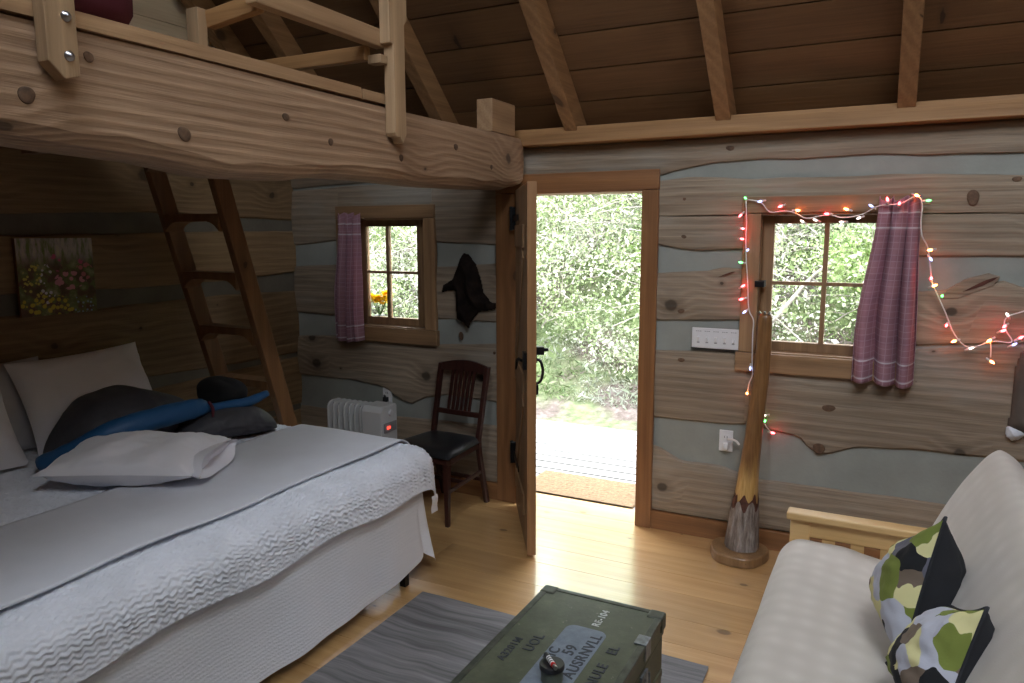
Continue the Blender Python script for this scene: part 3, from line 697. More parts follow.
# loft bedding
def rbox(x0,x1,y0,y1,z0,z1,p=6,nu=48,nv=24,amp=.01,seed=0):
    c=Vector(((x0+x1)/2,(y0+y1)/2,(z0+z1)/2)); h=((x1-x0)/2,(y1-y0)/2,(z1-z0)/2)
    def fn(u,v):
        a=2*PI*u; b=PI*(v-.5)*.998; d=(math.cos(b)*math.cos(a),math.cos(b)*math.sin(a),math.sin(b))
        k=(abs(d[0])**p+abs(d[1])**p+abs(d[2])**p)**(-1/p); q=[d[i]*k*h[i] for i in range(3)]
        w=amp*nz(q[0]*6+seed,q[1]*6,q[2]*9); return (c[0]+q[0]+d[0]*w,c[1]+q[1]+d[1]*w,c[2]+q[2]+d[2]*w)
    return MB().grid(fn,nu,nv,wrapu=True,caps=True)
o=rbox(-3.5,-1.985,-.6,1.55,2.256,2.85,22,120,60,.012,4).build('loft_mattress',M['maroon'],smooth=True); tag(o,'dark maroon bedding piled up in the loft behind the beam','mattress')

# ladder
LD=thing('ladder','dark wooden ladder with arched rungs leaning against the loft','ladder',(-3.1,3.0,0))
ly0,lz0,ly1,lz1=3.165,0.0,2.505,2.27
def ladpt(z): return ly0+(ly1-ly0)*(z-lz0)/(lz1-lz0)
for xc in (-3.365,-2.935):
    MB().bar((xc,ladpt(.0)+.0,.012),(xc,ladpt(2.3),2.3),.042,.095,up=(0,-1,0)).build('stringer',M['ladder'],LD,bevel=.004)
for z in (.30,.585,.87,1.165,1.46,1.755,2.05):
    y=ladpt(z); x0,x1=-3.344,-2.956; N_=14; pts=[(x0,z+.02),(x1,z+.02)]
    for i in range(N_+1):
        t=i/N_; xx=x1+(x0-x1)*t; dd=abs(2*t-1); pts.append((xx,z-.018-.05*max(0,(dd-.55)/.45)**2))
    MB().poly(pts,y-.05,y+.05,'y').build('rung',M['ladder'],LD)

# painting
PT=thing('painting','unframed painting of pink and yellow garden flowers on the left wall','painting',(XL+.03,2.27,1.465))
MB().box(XL+.024,XL+.046,2.083,2.467,1.276,1.657).build('canvas_edge',M['ladder'],PT)
MB().grid(lambda u,v:(XL+.0475,2.083+.384*u,1.276+.381*v),2,2).build('canvas',M['painting'],PT)

# ------------------------------------------------------------------ bed
BX0,BY0=-3.70,.92
EX,EY,RR=-2.045,2.87,.115
def drape(xf,yf,top,r,p=2.,flare=.05,fold=0,seed=0,off=0.,EX=EX,EY=EY):
    a=max(0,xf-EX); b=max(0,yf-EY); d=(a**p+b**p)**(1/p) if (a or b) else 0
    hx,hy=(0,0)
    if d>0:
        L=math.hypot(a,b); hx,hy=a/L,b/L
    q=r*PI/2
    if d<q: out=r*math.sin(d/r); fall=r*(1-math.cos(d/r))
    else: out=r+flare*(d-q); fall=r+(d-q)
    if fold and d>q:
        w=sm((d-q)/.25); ang=(yf if b==0 else yf-xf)
        out+=fold*w*(math.sin(ang*9+seed)+.6*math.sin(ang*21+1.3+seed)+.8*nz(ang*4,seed))
    z=top-fall+.008*nz(xf*2.5,yf*2.5,seed)
    return [min(xf,EX)+hx*(out+off),min(yf,EY)+hy*(out+off),z]
BD=thing('bed','low bed with its pillows against the dark left wall','bed',(-2.9,1.9,0))
rbox(-3.72,-2.03,.95,2.80,.31,.615,8,64,24,0).build('mattress',M['mattress'],BD,smooth=True)
mb=MB().box(-3.70,-2.05,1.0,1.04,.24,.30).box(-3.70,-2.05,2.72,2.76,.24,.30).box(-3.70,-3.66,1.04,2.72,.24,.30).box(-2.09,-2.05,1.04,2.72,.24,.30).box(-3.66,-2.09,1.85,1.89,.24,.30); mb.build('bed_frame',M['black'],BD)
for x in (-3.6,-2.0):
    for y in (1.02,2.745): MB().box(x-.016,x+.016,y-.016,y+.016,0,.24 if x<-2.05 else .29).build('leg',M['black'],BD)
qh=[(.9,.60),(1.7,.60),(2.2,.605),(2.45,.57),(2.62,.535),(2.82,.57),(3.5,.60)]
def quilt(u,v):
    lim=interp(qh,BY0+v*2.0)
    xf=-3.70+(EX+3.70+lim)*u; yf=BY0+(EY-BY0+.04+.43*sm((u-.5)/.25))*v
    return drape(xf,yf,.632,.10,6,.035+.09*sm((v-.80)/.2)*sm((u-.75)/.25),.007,2.,0,EX-.035,EY-.03)
def gridobj(fn,nu,nv): return MB().grid(fn,nu,nv)
o=gridobj(quilt,110,110).build('bed_quilt',M['quilt'],smooth=True); tag(o,'plain white ribbed quilt hanging below the textured coverlet to near the floor','quilt')
def cover(u,v):
    xf=-3.70+(EX+3.70+.252+.010*math.sin(v*19)+.07*sm((v-.80)/.2))*u; yf=BY0+(EY-BY0+.05+.22*sm((u-.55)/.3))*v
    p=drape(xf,yf,.652,.115,2.2,.10,.004,5.)
    # ruched ripples
    zig=abs((((yf+.02*nz(xf*6,yf*6))/.034)%1)-.5)*2
    h=.0044*math.sin(2*PI*(xf/.018)+zig*4.2+7.*nz(xf*11,yf*11))*(.75+.9*nz(xf*16,yf*16,3.))+.0055*nz(xf*60,yf*60)
    a=max(0,xf-EX); b=max(0,yf-EY); d=math.hypot(a,b); k=sm(d/.17); h*=1-.6*sm((d-.2)/.05)
    L=max(d,1e-6); p[0]+=h*k*a/L; p[1]+=h*k*b/L; p[2]+=h*(1-k); return p
o=gridobj(cover,520,400).build('coverlet',M['coverlet'],smooth=True); tag(o,'white ruched coverlet spread over the whole bed','coverlet')
MB().grid(lambda u,v:(-1.895+.004*math.sin(v*6),2.835+.05*u,.432-.085*v),4,6).build('care_tag',M['white_plastic'],o,world=True)
def runn(u,v):
    xf=-2.72+.03*math.sin(v*5)+(.615-.03*math.sin(v*5))*u+.006*math.sin(v*17)*u; yf=BY0+(EY-BY0+.05+.10*sm((u-.5)/.3))*v; p=drape(xf,yf,.669,.125,2.,.05,0,9.); return p
o=gridobj(runn,40,120).build('blanket',M['runner'],smooth=True); tag(o,'smooth pale grey blanket folded as a strip across the bed foot','blanket')
m=o.modifiers.new('Sol','SOLIDIFY'); m.thickness=.009; m.offset=1

def pillow_mb(w,h,t,seed=0,corner=.10,n=36,wr=.012,side=0):
    mb=MB()
    def f(sgn):
        def fn(u,v):
            a=2*u-1; b=2*v-1
            e=(1-abs(a)**2.6)*(1-abs(b)**2.6); th=t/2*max(0,e)**.55
            sx=1-corner*(1-abs(a)**1.5*0)*(1-a*a*0)*(abs(b)**0)*0
            x=a*w/2*(1-corner*(1-b*b)*0 - corner*.55*(1-abs(b)**2)*abs(a)**4*1.0)
            y=b*h/2*(1-corner*.55*(1-abs(a)**2)*abs(b)**4)
            k=wr*(nz(a*2.3+seed,b*2.3,sgn)+.5*nz(a*6+seed,b*6,sgn*3))*min(1,th/(t*.15+1e-6))
            # creases radiating from corners
            k+=wr*.5*math.sin((abs(a)-abs(b))*14+seed)*max(0,abs(a)*abs(b)-.25)*min(1,th/(t*.1+1e-6))
            return (x,y,sgn*(th)+k)
        return fn
    if side>=0: mb.grid(f(1),n,n)
    if side<=0: mb.grid(f(-1),n,n)
    return mb
def put(o,loc,R):
    o.matrix_world=Matrix.Translation(loc)@R.to_4x4(); return o
def frame(xd,nd):
    x=Vector(xd).normalized(); n=Vector(nd).normalized(); n=(n-x*n.dot(x)).normalized(); y=n.cross(x); return Matrix((x,y,n)).transposed()
o=pillow_mb(.66,.46,.17,3).build('pillow',M['pillow_w'],smooth=True); put(o,(-3.52,2.25,.885),frame((.03,1,.03),(.90,0,.43))); tag(o,'white pillow propped against the left wall behind the sleeping bag','pillow','bed pillows')
o=pillow_mb(.66,.46,.17,8).build('pillow',M['pillow_w'],smooth=True); put(o,(-3.44,1.50,.88),frame((.02,1,.0),(.90,0,.43))); tag(o,'white pillow at the left edge of the photo leaning on wall','pillow','bed pillows')
o=pillow_mb(.60,.44,.12,15).build('pillow',M['pillow_g'],smooth=True); put(o,(-3.645,1.82,.875),frame((.0,1,.0),(.96,0,.28))); tag(o,'grey pillow glimpsed between the two white propped pillows','pillow','bed pillows')
PW=pillow_mb(.62,.46,.165,21,wr=.016).build('pillow',M['pillow_w'],smooth=True); Rp=frame((.62,.32,.0),(0.02,-.03,1)); put(PW,(-2.765,1.955,.752),Rp); tag(PW,'white pillow lying flat in front of the sleeping bag','pillow','bed pillows')
# open end of its pillowcase
def openend(u,v):
    a=2*PI*u; k=1-.22*v; e=.034; return (.298+.035*(1-v)-.05*v+.006*math.sin(a*5),.205*k*math.copysign(abs(math.cos(a))**.8,math.cos(a)),(.052-.01*v)*k*math.sin(a)+.008*math.sin(a*3+2)-.006)
oe=MB().grid(openend,40,6,wrapu=True).build('case_opening',M['pillow_w'],smooth=True); oe.parent=PW

# sleeping bag
SB=thing('sleeping_bag','rumpled dark grey sleeping bag with blue lining on the bed','sleeping bag',(-3.1,2.35,.66))
def mound(path,W,H,nu=90,nv=60,amp=.012,seed=0,base=.668):
    P=spline(path,12); n=len(P)
    def fn(u,v):
        i=u*(n-1); i0=min(int(i),n-2); c=P[i0].lerp(P[i0+1],i-i0); t=(P[min(i0+1,n-1)]-P[max(i0-1,0)]); t.z=0; t.normalize(); s=Vector((t.y,-t.x,0))
        end=max(0,1-abs(2*u-1)**3.2)**.5
        w=interp(W,u)*end; h=interp(H,u)*end
        a=2*PI*v; cx=math.copysign(abs(math.cos(a))**.8,math.cos(a)); sz=math.sin(a)
        z=h*(sz*.5+.5) if sz>0 else h*.5*(1+max(sz,-1)*1.0)
        k=1+amp*10*nz(u*5+seed,v*7,seed)+amp*4.5*nz(u*15,v*19,seed)+amp*7*math.sin(v*40+u*9+seed)*.25
        return (c.x+s.x*w*cx*k,c.y+s.y*w*cx*k,base+max(0,z*(.9+.1*k)))
    return MB().grid(fn,nu,nv,wrapv=True)
def band(path,r,seed=0):
    P=spline(path,8); n=len(P); return MB().tube(P,[r*(.45+.55*math.sin(PI*min(1,max(0,(i+1)/(n+1))))**.5)*(1+.12*nz(i*.4,seed)) for i in range(n)],10)
mound([(-3.30,1.87,0),(-3.25,2.08,0),(-3.24,2.35,0),(-3.18,2.70,0)],[(0,.15),(.3,.23),(.7,.23),(1,.16)],[(0,.17),(.3,.27),(.55,.29),(.8,.22),(1,.12)],seed=1).build('shell',M['bagdark'],SB,smooth=True)
mound([(-3.04,2.32,0),(-3.0,2.48,0),(-2.92,2.66,0),(-2.84,2.80,0)],[(0,.15),(.5,.17),(1,.15)],[(0,.15),(.5,.155),(1,.12)],seed=4).build('shell_fold',M['bagdark'],SB,smooth=True)
band([(-3.21,1.80,.70),(-3.10,1.88,.745),(-2.99,2.00,.82),(-2.95,2.18,.845),(-2.935,2.37,.85),(-2.935,2.44,.845)],.054,1).build('lining',M['bagblue'],SB,smooth=True)
band([(-2.95,2.40,.835),(-2.93,2.55,.825),(-2.90,2.68,.825),(-2.88,2.79,.85)],.026,2).build('lining',M['bagblue'],SB,smooth=True)
band([(-2.91,2.44,.875),(-2.895,2.45,.84),(-2.885,2.44,.80)],.008,3).build('pull_cord',M['maroon'],SB,smooth=True)
o=rbox(-3.24,-2.98,2.60,2.78,.80,.93,2.6,40,20,.03,6).build('knit_hat',M['blackcloth'],smooth=True); tag(o,'small black knit bundle heaped behind the sleeping bag','hat')
o.location.z=-.005

# ------------------------------------------------------------------ heater
HT=thing('oil_heater','white oil filled radiator heater standing under the left window','heater',(-3.05,3.72,0))
def fin(x):
    pts=[]; y0,y1,z0,z1,r=3.645,3.80,.06,.595,.05
    for cy,cz,a0 in ((y1-r,z1-r,0),(y0+r,z1-r,90),(y0+r,z0+r,180),(y1-r,z0+r,270)):
        for k in range(6): a=math.radians(a0+18*k); pts.append((cy+r*math.cos(a),cz+r*math.sin(a)))
    return MB().poly(pts,x-.007,x+.007,'x')
for i in range(7):
    x=-3.235+i*.044; mb=fin(x); mb.build('fin',M['heater'],HT,bevel=.004)
MB().box(-3.235,-2.95,3.695,3.76,.12,.575).build('oil_core',M['core_shade'],HT)
hb=MB().poly([(3.64,.325),(3.64,.56),(3.665,.595),(3.80,.595),(3.81,.58),(3.81,.325)],-2.955,-2.80,'x').build('control_box',M['heater'],HT,bevel=.008)
MB().box(-2.955,-2.83,3.66,3.79,.08,.323).build('box_base',M['dark'],HT,bevel=.006)
MB().box(-2.80,-2.792,3.665,3.79,.425,.485).build('control_panel',M['grey_plastic'],hb)
MB().box(-2.792,-2.788,3.69,3.72,.447,.463).build('power_light',M['ledred'],hb)
mb=MB().lathe([(0,0),(.02,0),(.018,.014),(0,.014)],(-2.80,3.735,.545),16,Matrix.Rotation(PI/2,3,'Y')); mb.build('dial',M['white_plastic'],hb)
for x in (-3.19,-2.98):
    MB().box(x-.02,x+.02,3.60,3.85,.045,.075).build('foot',M['dark'],HT)
    for yy in (3.615,3.835):
        MB().lathe([(.0,-.012),(.026,-.012),(.026,.012),(0,.012)],(x,yy,.026),14,Matrix.Rotation(PI/2,3,'Y')).build('caster',M['dark'],HT)
def outlet(name,label,xc,zc,two=True):
    y=YF+.001; O=thing(name,label,'outlet',(xc,y,zc),(0,0,0),'wall outlets')
    pl=MB().box(xc-.036,xc+.036,y-.008,y+.003,zc-.058,zc+.058).build('cover_plate',M['white_plastic'],O,bevel=.003)
    for dz in (.022,-.022):
        MB().box(xc-.017,xc+.017,y-.011,y-.0075,zc+dz-.015,zc+dz+.015).build('socket',M['white_plastic'],pl,bevel=.003)
        MB().box(xc-.008,xc-.005,y-.0122,y-.0105,zc+dz-.006,zc+dz+.006).box(xc+.005,xc+.008,y-.0122,y-.0105,zc+dz-.006,zc+dz+.006).build('slot',M['dark'],pl)
    return O
O1=outlet('wall_outlet','white double outlet low on the wall beside the peeled log post',-.752,.561)
MB().obox((-.748,YF-.025,.537),(.026,.03,.034)).build('plug',M['white_plastic'],O1,bevel=.005)
MB().tube(spline([(-.738,YF-.03,.577),(-.715,YF-.05,.585),(-.69,YF-.05,.578),(-.675,YF-.045,.56)],5),.006).build('plug_adapter',M['wire'],O1)
O2=outlet('wall_outlet','white double outlet on the wall behind the oil heater',-3.005,.585)
MB().box(-3.02,-2.99,YF-.035,YF-.012,.55,.58).build('plug',M['dark'],O2)
tag(MB().tube(spline([(-3.005,YF-.035,.565),(-2.99,YF-.06,.60),(-2.95,YF-.10,.60),(-2.93,3.84,.55),(-2.92,3.823,.50)],6),.005).build('power_cord',M['dark']),'black power cord running from the outlet to the heater','cord')

# switch plate
SP=thing('switch_plate','wide white plate of five light switches beside the right window','light switch',(-.823,YF-.02,1.116))
mb=MB().obox((-.823,YF-.018,1.117),(.254,.012,.108)); plt=mb.build('cover_plate',M['white_plastic'],SP,bevel=.003)
for i in range(5):
    xx=-.823+(i-2)*.046
    MB().obox((xx,YF-.027,1.112),(.010,.012,.026),Matrix.Rotation(math.radians(20 if i<4 else -20),3,'X')).build('toggle',M['white_plastic'],plt)
    MB().box(xx-.007,xx+.007,YF-.0255,YF-.0238,1.090,1.096).build('switch_slot',M['grey_plastic'],plt)
    mb=MB(); q=xx-.014
    for wl in (.008,.006,.009): mb.box(q,q+wl,YF-.0250,YF-.0238,1.152,1.1555); q+=wl+.003
    mb.build('caption',M['grey_plastic'],plt)
MB().box(-.955,-.70,YF-.02,YF-.005,1.056,1.0605).build('shadow_strip',M['dark'],SP)  # dark strip painted below the plate as its shadow

# hide hanging between window and door
def relief(name,label,cat,outline,y0,th,mat,n=70,seed=0):
    xs=[p[0] for p in outline]; zs=[p[1] for p in outline]; x0,x1,z0,z1=min(xs),max(xs),min(zs),max(zs)
    def inside(x,z):
        c=False; m=len(outline)
        for i in range(m):
            (a,b),(d,e)=outline[i],outline[(i+1)%m]
            if (b>z)!=(e>z) and x<(d-a)*(z-b)/(e-b)+a: c=not c
        return c
    def dist(x,z):
        best=9
        for i in range(len(outline)):
            (a,b),(d,e)=outline[i],outline[(i+1)%len(outline)]; L=(d-a)**2+(e-b)**2; t=max(0,min(1,((x-a)*(d-a)+(z-b)*(e-b))/L)); best=min(best,math.hypot(x-a-t*(d-a),z-b-t*(e-b)))
        return best
    import bmesh
    bm=bmesh.new(); dx=max(x1-x0,z1-z0)/n; ids={}
    nx=int((x1-x0)/dx)+2; nzv=int((z1-z0)/dx)+2
    cells=set()
    for i in range(nx):
        for j in range(nzv):
            if inside(x0+(i+.5)*dx,z0+(j+.5)*dx): cells.add((i,j))
    def V(i,j,s):
        k=(i,j,s)
        if k not in ids:
            x,z=x0+i*dx,z0+j*dx; d=dist(x,z) if inside(x,z) else 0
            h=.006+th*min(1,d/.07)**.6*(1+.5*nz(x*14,z*9,seed))+.4*th*max(0,math.sin(x*60+z*16+3*nz(x*9,z*9)))*min(1,d/.03)
            ids[k]=bm.verts.new((x,y0-(h if s else 0),z))
        return ids[k]
    for i,j in cells:
        bm.faces.new((V(i,j,1),V(i+1,j,1),V(i+1,j+1,1),V(i,j+1,1))); bm.faces.new((V(i,j,0),V(i,j+1,0),V(i+1,j+1,0),V(i+1,j,0)))
        for (di,dj),(a,b) in (((0,-1),((0,0),(1,0))),((1,0),((1,0),(1,1))),((0,1),((1,1),(0,1))),((-1,0),((0,1),(0,0)))):
            if (i+di,j+dj) not in cells:
                p=(i+a[0],j+a[1]); q=(i+b[0],j+b[1]); bm.faces.new((V(*p,0),V(*q,0),V(*q,1),V(*p,1)))
    bmesh.ops.recalc_face_normals(bm,faces=bm.faces)
    me=bpy.data.meshes.new(name); bm.to_mesh(me); bm.free(); me.materials.append(mat); me.polygons.foreach_set('use_smooth',[True]*len(me.polygons))
    o=bpy.data.objects.new(name,me); COL.objects.link(o); m=o.modifiers.new('Smooth','SMOOTH'); m.factor=.5; m.iterations=2
    if label: tag(o,label,cat)
    return o
hid=[(-2.373,1.554),(-2.336,1.545),(-2.285,1.484),(-2.255,1.404),(-2.235,1.316),(-2.185,1.259),(-2.150,1.252),(-2.150,1.218),(-2.185,1.206),(-2.268,1.197),(-2.299,1.159),(-2.331,1.121),(-2.342,1.084),(-2.374,1.119),(-2.427,1.144),(-2.43,1.245),(-2.434,1.318),(-2.488,1.321),(-2.537,1.305),(-2.525,1.351),(-2.455,1.39),(-2.421,1.463),(-2.399,1.518)]
relief('dried_hide','dark brown dried hide hung on the wall left of the door','wall hanging',hid,YF-.028,.035,M['hide'],80,2)
h2=[(.53,1.15),(.508,1.055),(.514,.964),(.507,.844),(.503,.80),(.56,.775),(.62,.745),(.72,.76),(.80,.80),(.84,.95),(.83,1.1),(.78,1.17),(.65,1.18)]
H2=relief('brown_hide','greyish brown hide with a pale tip hanging above the futon back','wall hanging',h2,YF-.028,.03,M['coat'],60,5)
h3=[(.498,.795),(.500,.752),(.523,.734),(.548,.741),(.575,.768),(.56,.785),(.51,.803)]
t_=relief('pale_tip',None,None,h3,YF-.030,.030,M['paleskin'],24,6); t_.parent=H2; t_['label']='pale whitish lower corner'

# ------------------------------------------------------------------ curtains
def curtain(name,label,xt0,xt1,xb0,xb1,z1,z0,seed,nf):
    yb=YF-.075
    def fn(u,v):   # v 0 bottom .. 1 top
        t=1-v; k=sm(t*1.3)
        x=(xt0+(xb0-xt0)*k)*(1-u)+(xt1+(xb1-xt1)*k)*u
        am=.016+.022*k
        ph=nf*2*PI*u+.5*math.sin(t*3+seed)+.9*math.sin(u*5+seed)
        y=yb+am*math.sin(ph)+.005*nz(u*6,v*5,seed)
        if v>.88: y+=.006*math.sin(nf*4*PI*u+seed)
        x+=.010*math.sin(ph*1.0+1.2)
        z=z0+(z1-z0)*v+.004*math.sin(ph)*(t**2)-.006*math.cos(u*7+seed)*t + (.012*math.sin(nf*2*PI*u+1)*sm((v-.9)/.1))
        return (x,y,z)
    o=MB().grid(fn,110,80).build(name,M['curtain'],smooth=True); m=o.modifiers.new('Sol','SOLIDIFY'); m.thickness=.0015
    return tag(o,label,'curtain','mauve curtains')
curtain('curtain','mauve plaid curtain with white trim bunched at the right window',-.088,.10,-.165,.118,1.832,.955,1.,3.5)
curtain('curtain','mauve plaid curtain with white trim bunched at the left window',-3.335,-3.15,-3.385,-3.15,1.80,.958,2.6,3.)
for n_,x0,x1,z,lab in (('curtain_rod',-.12,.125,1.805,'thin rod holding the curtain over the right window'),('curtain_rod',-3.36,-3.13,1.775,'thin rod holding the curtain over the left window')):
    mb=MB().tube([(x0,YF-.052,z),(x1,YF-.052,z)],.005); mb.tube([(x0,YF-.052,z),(x0,YF-.041,z)],.004).tube([(x1,YF-.052,z),(x1,YF-.041,z)],.004); tag(mb.build(n_,M['wincase']),lab,'curtain rod','curtain rods')

# ------------------------------------------------------------------ string lights
SLT=thing('string_lights','string of small coloured lights draped around the right window','string lights',(-.3,YF-.06,1.6))
wy=YF-.06
w1=[(-.691,1.842),(-.619,1.826),(-.573,1.777),(-.504,1.781),(-.452,1.77),(-.4,1.744),(-.334,1.756),(-.285,1.757),(-.236,1.746),(-.157,1.759),(-.082,1.798),(.002,1.805),(.067,1.839),(.092,1.8),(.092,1.726),(.101,1.659),(.127,1.609),(.144,1.525),(.156,1.45),(.178,1.4),(.221,1.308),(.265,1.209),(.327,1.153),(.409,1.188),(.485,1.189),(.461,1.237),(.451,1.27),(.462,1.303),(.52,1.33),(.64,1.39),(.80,1.42)]
def wyy(x): return wy-.055*sm((x+.12)/.06)*sm((.15-x)/.05) if -.12<x<.15 else wy
MB().tube(spline([(x,wyy(x),z) for x,z in w1],4),.0032,6).build('wire',M['wire'],SLT,smooth=True)
w2=[(-.691,1.842),(-.683,1.732),(-.68,1.585),(-.664,1.417),(-.653,1.286),(-.628,1.231),(-.628,1.154),(-.625,1.02),(-.62,.95),(-.635,.90),(-.64,.854)]
MB().tube(spline([(x,wy-.004,z) for x,z in w2],4),.0032,6).build('wire',M['wire'],SLT,smooth=True)
w3=[(-.62,.95),(-.60,.86),(-.575,.79),(-.559,.722),(-.553,.685),(-.53,.655),(-.51,.64)]
MB().tube(spline([(x,YF-.03,z) for x,z in w3],4),.003,6).build('wire',M['wire'],SLT,smooth=True)
MB().tube(spline([(.405,wy,1.19),(.41,wy,1.15),(.411,wy,1.115)],4),.003,6).build('wire',M['wire'],SLT,smooth=True)
bc={'green':((.08,.75,.12),1.6),'blue':((.35,.45,1.),.7),'red':((1.,.04,.05),6.),'orange':((1.,.20,.04),8.),'white':((1.,.80,.70),.7)}
bp={'green':[(-.69,1.845),(.108,1.816),(.201,1.384),(-.695,1.524),(-.552,.70)],'blue':[(-.613,1.831),(-.112,1.795),(.14,1.559),(.488,1.177),(-.673,1.585),(-.666,1.277),(-.631,.987)],
 'red':[(-.516,1.806),(-.301,1.764),(-.049,1.819),(-.001,1.802),(.152,1.462),(.229,1.255),(.51,1.209),(.442,1.237),(.455,1.263),(-.708,1.766),(-.703,1.696),(-.705,1.644),(-.690,1.402),(-.683,1.339),(-.515,.646)],
 'orange':[(-.448,1.783),(-.217,1.783),(.062,1.842),(.145,1.596),(.161,1.43),(.269,1.183),(.405,1.197),(.411,1.10),(-.642,.848)],
 'white':[(-.412,1.726),(-.352,1.733),(-.234,1.725),(-.161,1.745),(.326,1.15),(.461,1.307),(-.548,.735)]}
rb=random.Random(11)
for c,(rgb,st) in bc.items():
    bm_=emit('bulb_'+c,rgb,st)
    for x,z in bp[c]:
        y=(wyy(x)-.012) if z>.8 else YF-.045
        d=Vector((rb.uniform(-1,1),-.5,rb.uniform(-.6,.8))).normalized()
        if abs(d.z)>.9: d=Vector((.7,-.5,.5)).normalized()
        R=Vector((0,0,1)).rotation_difference(d).to_matrix(); p=Vector((x,y,z))
        sk=MB().lathe([(0,-.022),(.0045,-.022),(.0055,-.006),(.005,0),(0,0)],p,8,R).build('bulb_holder',M['wire'],SLT,smooth=True)
        MB().lathe([(0,0),(.0042,0),(.0058,.005),(.005,.013),(.0022,.020),(0,.021)],p,8,R).build('bulb',bm_,SLT,smooth=True,label=c+' bulb')

# ------------------------------------------------------------------ peeled log post
LG=thing('log_post','peeled tree trunk post with bark foot standing on a round slab','post',(-.63,3.80,0))
def wob(rad,seed):
    def fn(u,v):
        a=2*PI*u; zz=(0,.0,.006,.044,.05,.05)[int(round(v*5))]; rr=(0,rad*.96,rad,rad*.985,rad*.955,0)[int(round(v*5))]*(1+.07*nz(math.cos(a)*1.6,math.sin(a)*1.6,seed)+.02*math.sin(5*a))
        return (-.63+rr*math.cos(a),3.805+rr*math.sin(a),zz)
    return MB().grid(fn,48,6,wrapu=True)
wob(.147,3).build('slab_base',M['slab'],LG,smooth=False)
prof=[(.05,-.620,.078),(.15,-.617,.070),(.26,-.612,.063),(.33,-.608,.056),(.45,-.602,.050),(.625,-.590,.044),(.8,-.578,.041),(.94,-.567,.038),(1.10,-.562,.036),(1.262,-.561,.034),(1.275,-.561,.026)]
def trunk(zs,ex,seed,rough):
    def fn(u,v):
        i=v*(len(zs)-1); z=zs[int(round(i))]; a=2*PI*u
        x=interp([(q[0],q[1]) for q in prof],z); r=interp([(q[0],q[2]) for q in prof],z)+ex
        k=1+.05*nz(math.cos(a)*1.5,math.sin(a)*1.5+seed,z*3)+rough*nz(math.cos(a)*9,math.sin(a)*9,z*5)
        return (x+r*k*math.cos(a),3.815+.06*z/1.27*.9+r*k*math.sin(a),z)
    return MB().grid(fn,56,len(zs),wrapu=True,caps=True)
zs=[.05+i*(1.275-.05)/60 for i in range(61)]
trunk(zs,0,3,.02).build('trunk',M['peeled'],LG,smooth=True)
def barkfn(u,v):
    a=2*PI*u; topz=.285+.028*math.sin(a*6+1)+.03*nz(math.cos(a)*4,math.sin(a)*4,2); z=.052+(topz-.052)*v
    x=interp([(q[0],q[1]) for q in prof],z); r=interp([(q[0],q[2]) for q in prof],z)+.006
    k=1+.05*nz(math.cos(a)*1.5,math.sin(a)*1.5+3,z*3)+.07*nz(math.cos(a)*11,math.sin(a)*11,z*6)
    return (x+r*k*math.cos(a),3.815+.0425*z+r*k*math.sin(a),z)
MB().grid(barkfn,120,24,wrapu=True).build('bark',M['bark'],LG,smooth=True)
def ib(u,v):
    a=2*PI*u; t0=.25; topz=.325+.022*math.sin(a*7+.3)+.03*nz(math.cos(a)*4,math.sin(a)*4,7); z=t0+(topz-t0)*v
    x=interp([(q[0],q[1]) for q in prof],z); r=interp([(q[0],q[2]) for q in prof],z)+.0035
    k=1+.05*nz(math.cos(a)*1.5,math.sin(a)*1.5+3,z*3)+.02*nz(math.cos(a)*9,math.sin(a)*9,z*5); return (x+r*k*math.cos(a),3.815+.0425*z+r*k*math.sin(a),z)
MB().grid(ib,100,8,wrapu=True).build('inner_bark',M['innerbark'],LG,smooth=True)
mb=MB()
for dx in (-.024,0,.022): mb.obox((-.561+dx,3.84,1.28),(.009,.012,.014),Matrix.Rotation(dx*30,3,'Y'))
mb.build('metal_tab',M['chrome'],LG)

# ------------------------------------------------------------------ chair
CH=thing('dining_chair','dark mahogany slat back chair with black leather seat by the wall','chair',(-2.372,3.655,0),(0,0,math.radians(-4)))
def cb(mb,name,mat=None,**k): return mb.build(name,mat or M['mahog'],CH,world=False,**k)
def back(z): return .155+.115*max(0,(z-.42))/.48 if z>.42 else .155+.10*((.42-z)/.42)**1.2
for sx in (-1,1):
    mb=MB(); pts=[]
    for i in range(19):
        z=.862*i/18; pts.append((sx*(.165+.012*z),back(z),z))
    vs=[];fs=[]
    for j,(x,y,z) in enumerate(pts):
        w=.013; d=.017; vs+=[(x-w,y-d,z),(x+w,y-d,z),(x+w,y+d,z),(x-w,y+d,z)]
    for j in range(18):
        for k in range(4): a=j*4+k; b=j*4+(k+1)%4; fs.append((a,b,b+4,a+4))
    fs+=[(3,2,1,0),(72,73,74,75)]; mb.add(vs,fs); cb(mb,'back_post',bevel=.003)
# crest rail, arched
def crest(u,v):
    i=int(round(v*4))%4; x=-.172+.344*u; arch=.028*(1-(2*u-1)**2)
    zz=(.812+arch*.3,.812+arch*.3,.862+arch,.862+arch)[i]; yy=back(.86)+(-.011,.011,.011,-.011)[i]-.012*(1-(2*u-1)**2)*-1
    return (x,yy,zz)
mb=MB(); vs=[];fs=[]
for j in range(17):
    for i in range(4): vs.append(crest(j/16,i/4))
for j in range(16):
    for k in range(4): fs.append((j*4+k,j*4+(k+1)%4,(j+1)*4+(k+1)%4,(j+1)*4+k))
fs+=[(3,2,1,0),(64,65,66,67)]; mb.add(vs,fs); cb(mb,'crest_rail',bevel=.003)
mb=MB().obox((0,back(.57),.57),(.325,.018,.032)); cb(mb,'lower_rail',bevel=.003)
for i in range(6):
    x=-.082+i*.0328; mb=MB().bar((x*.95,back(.58),.58),(x,back(.825)+.006,.825),.011,.016,up=(1,0,0)); cb(mb,'slat')
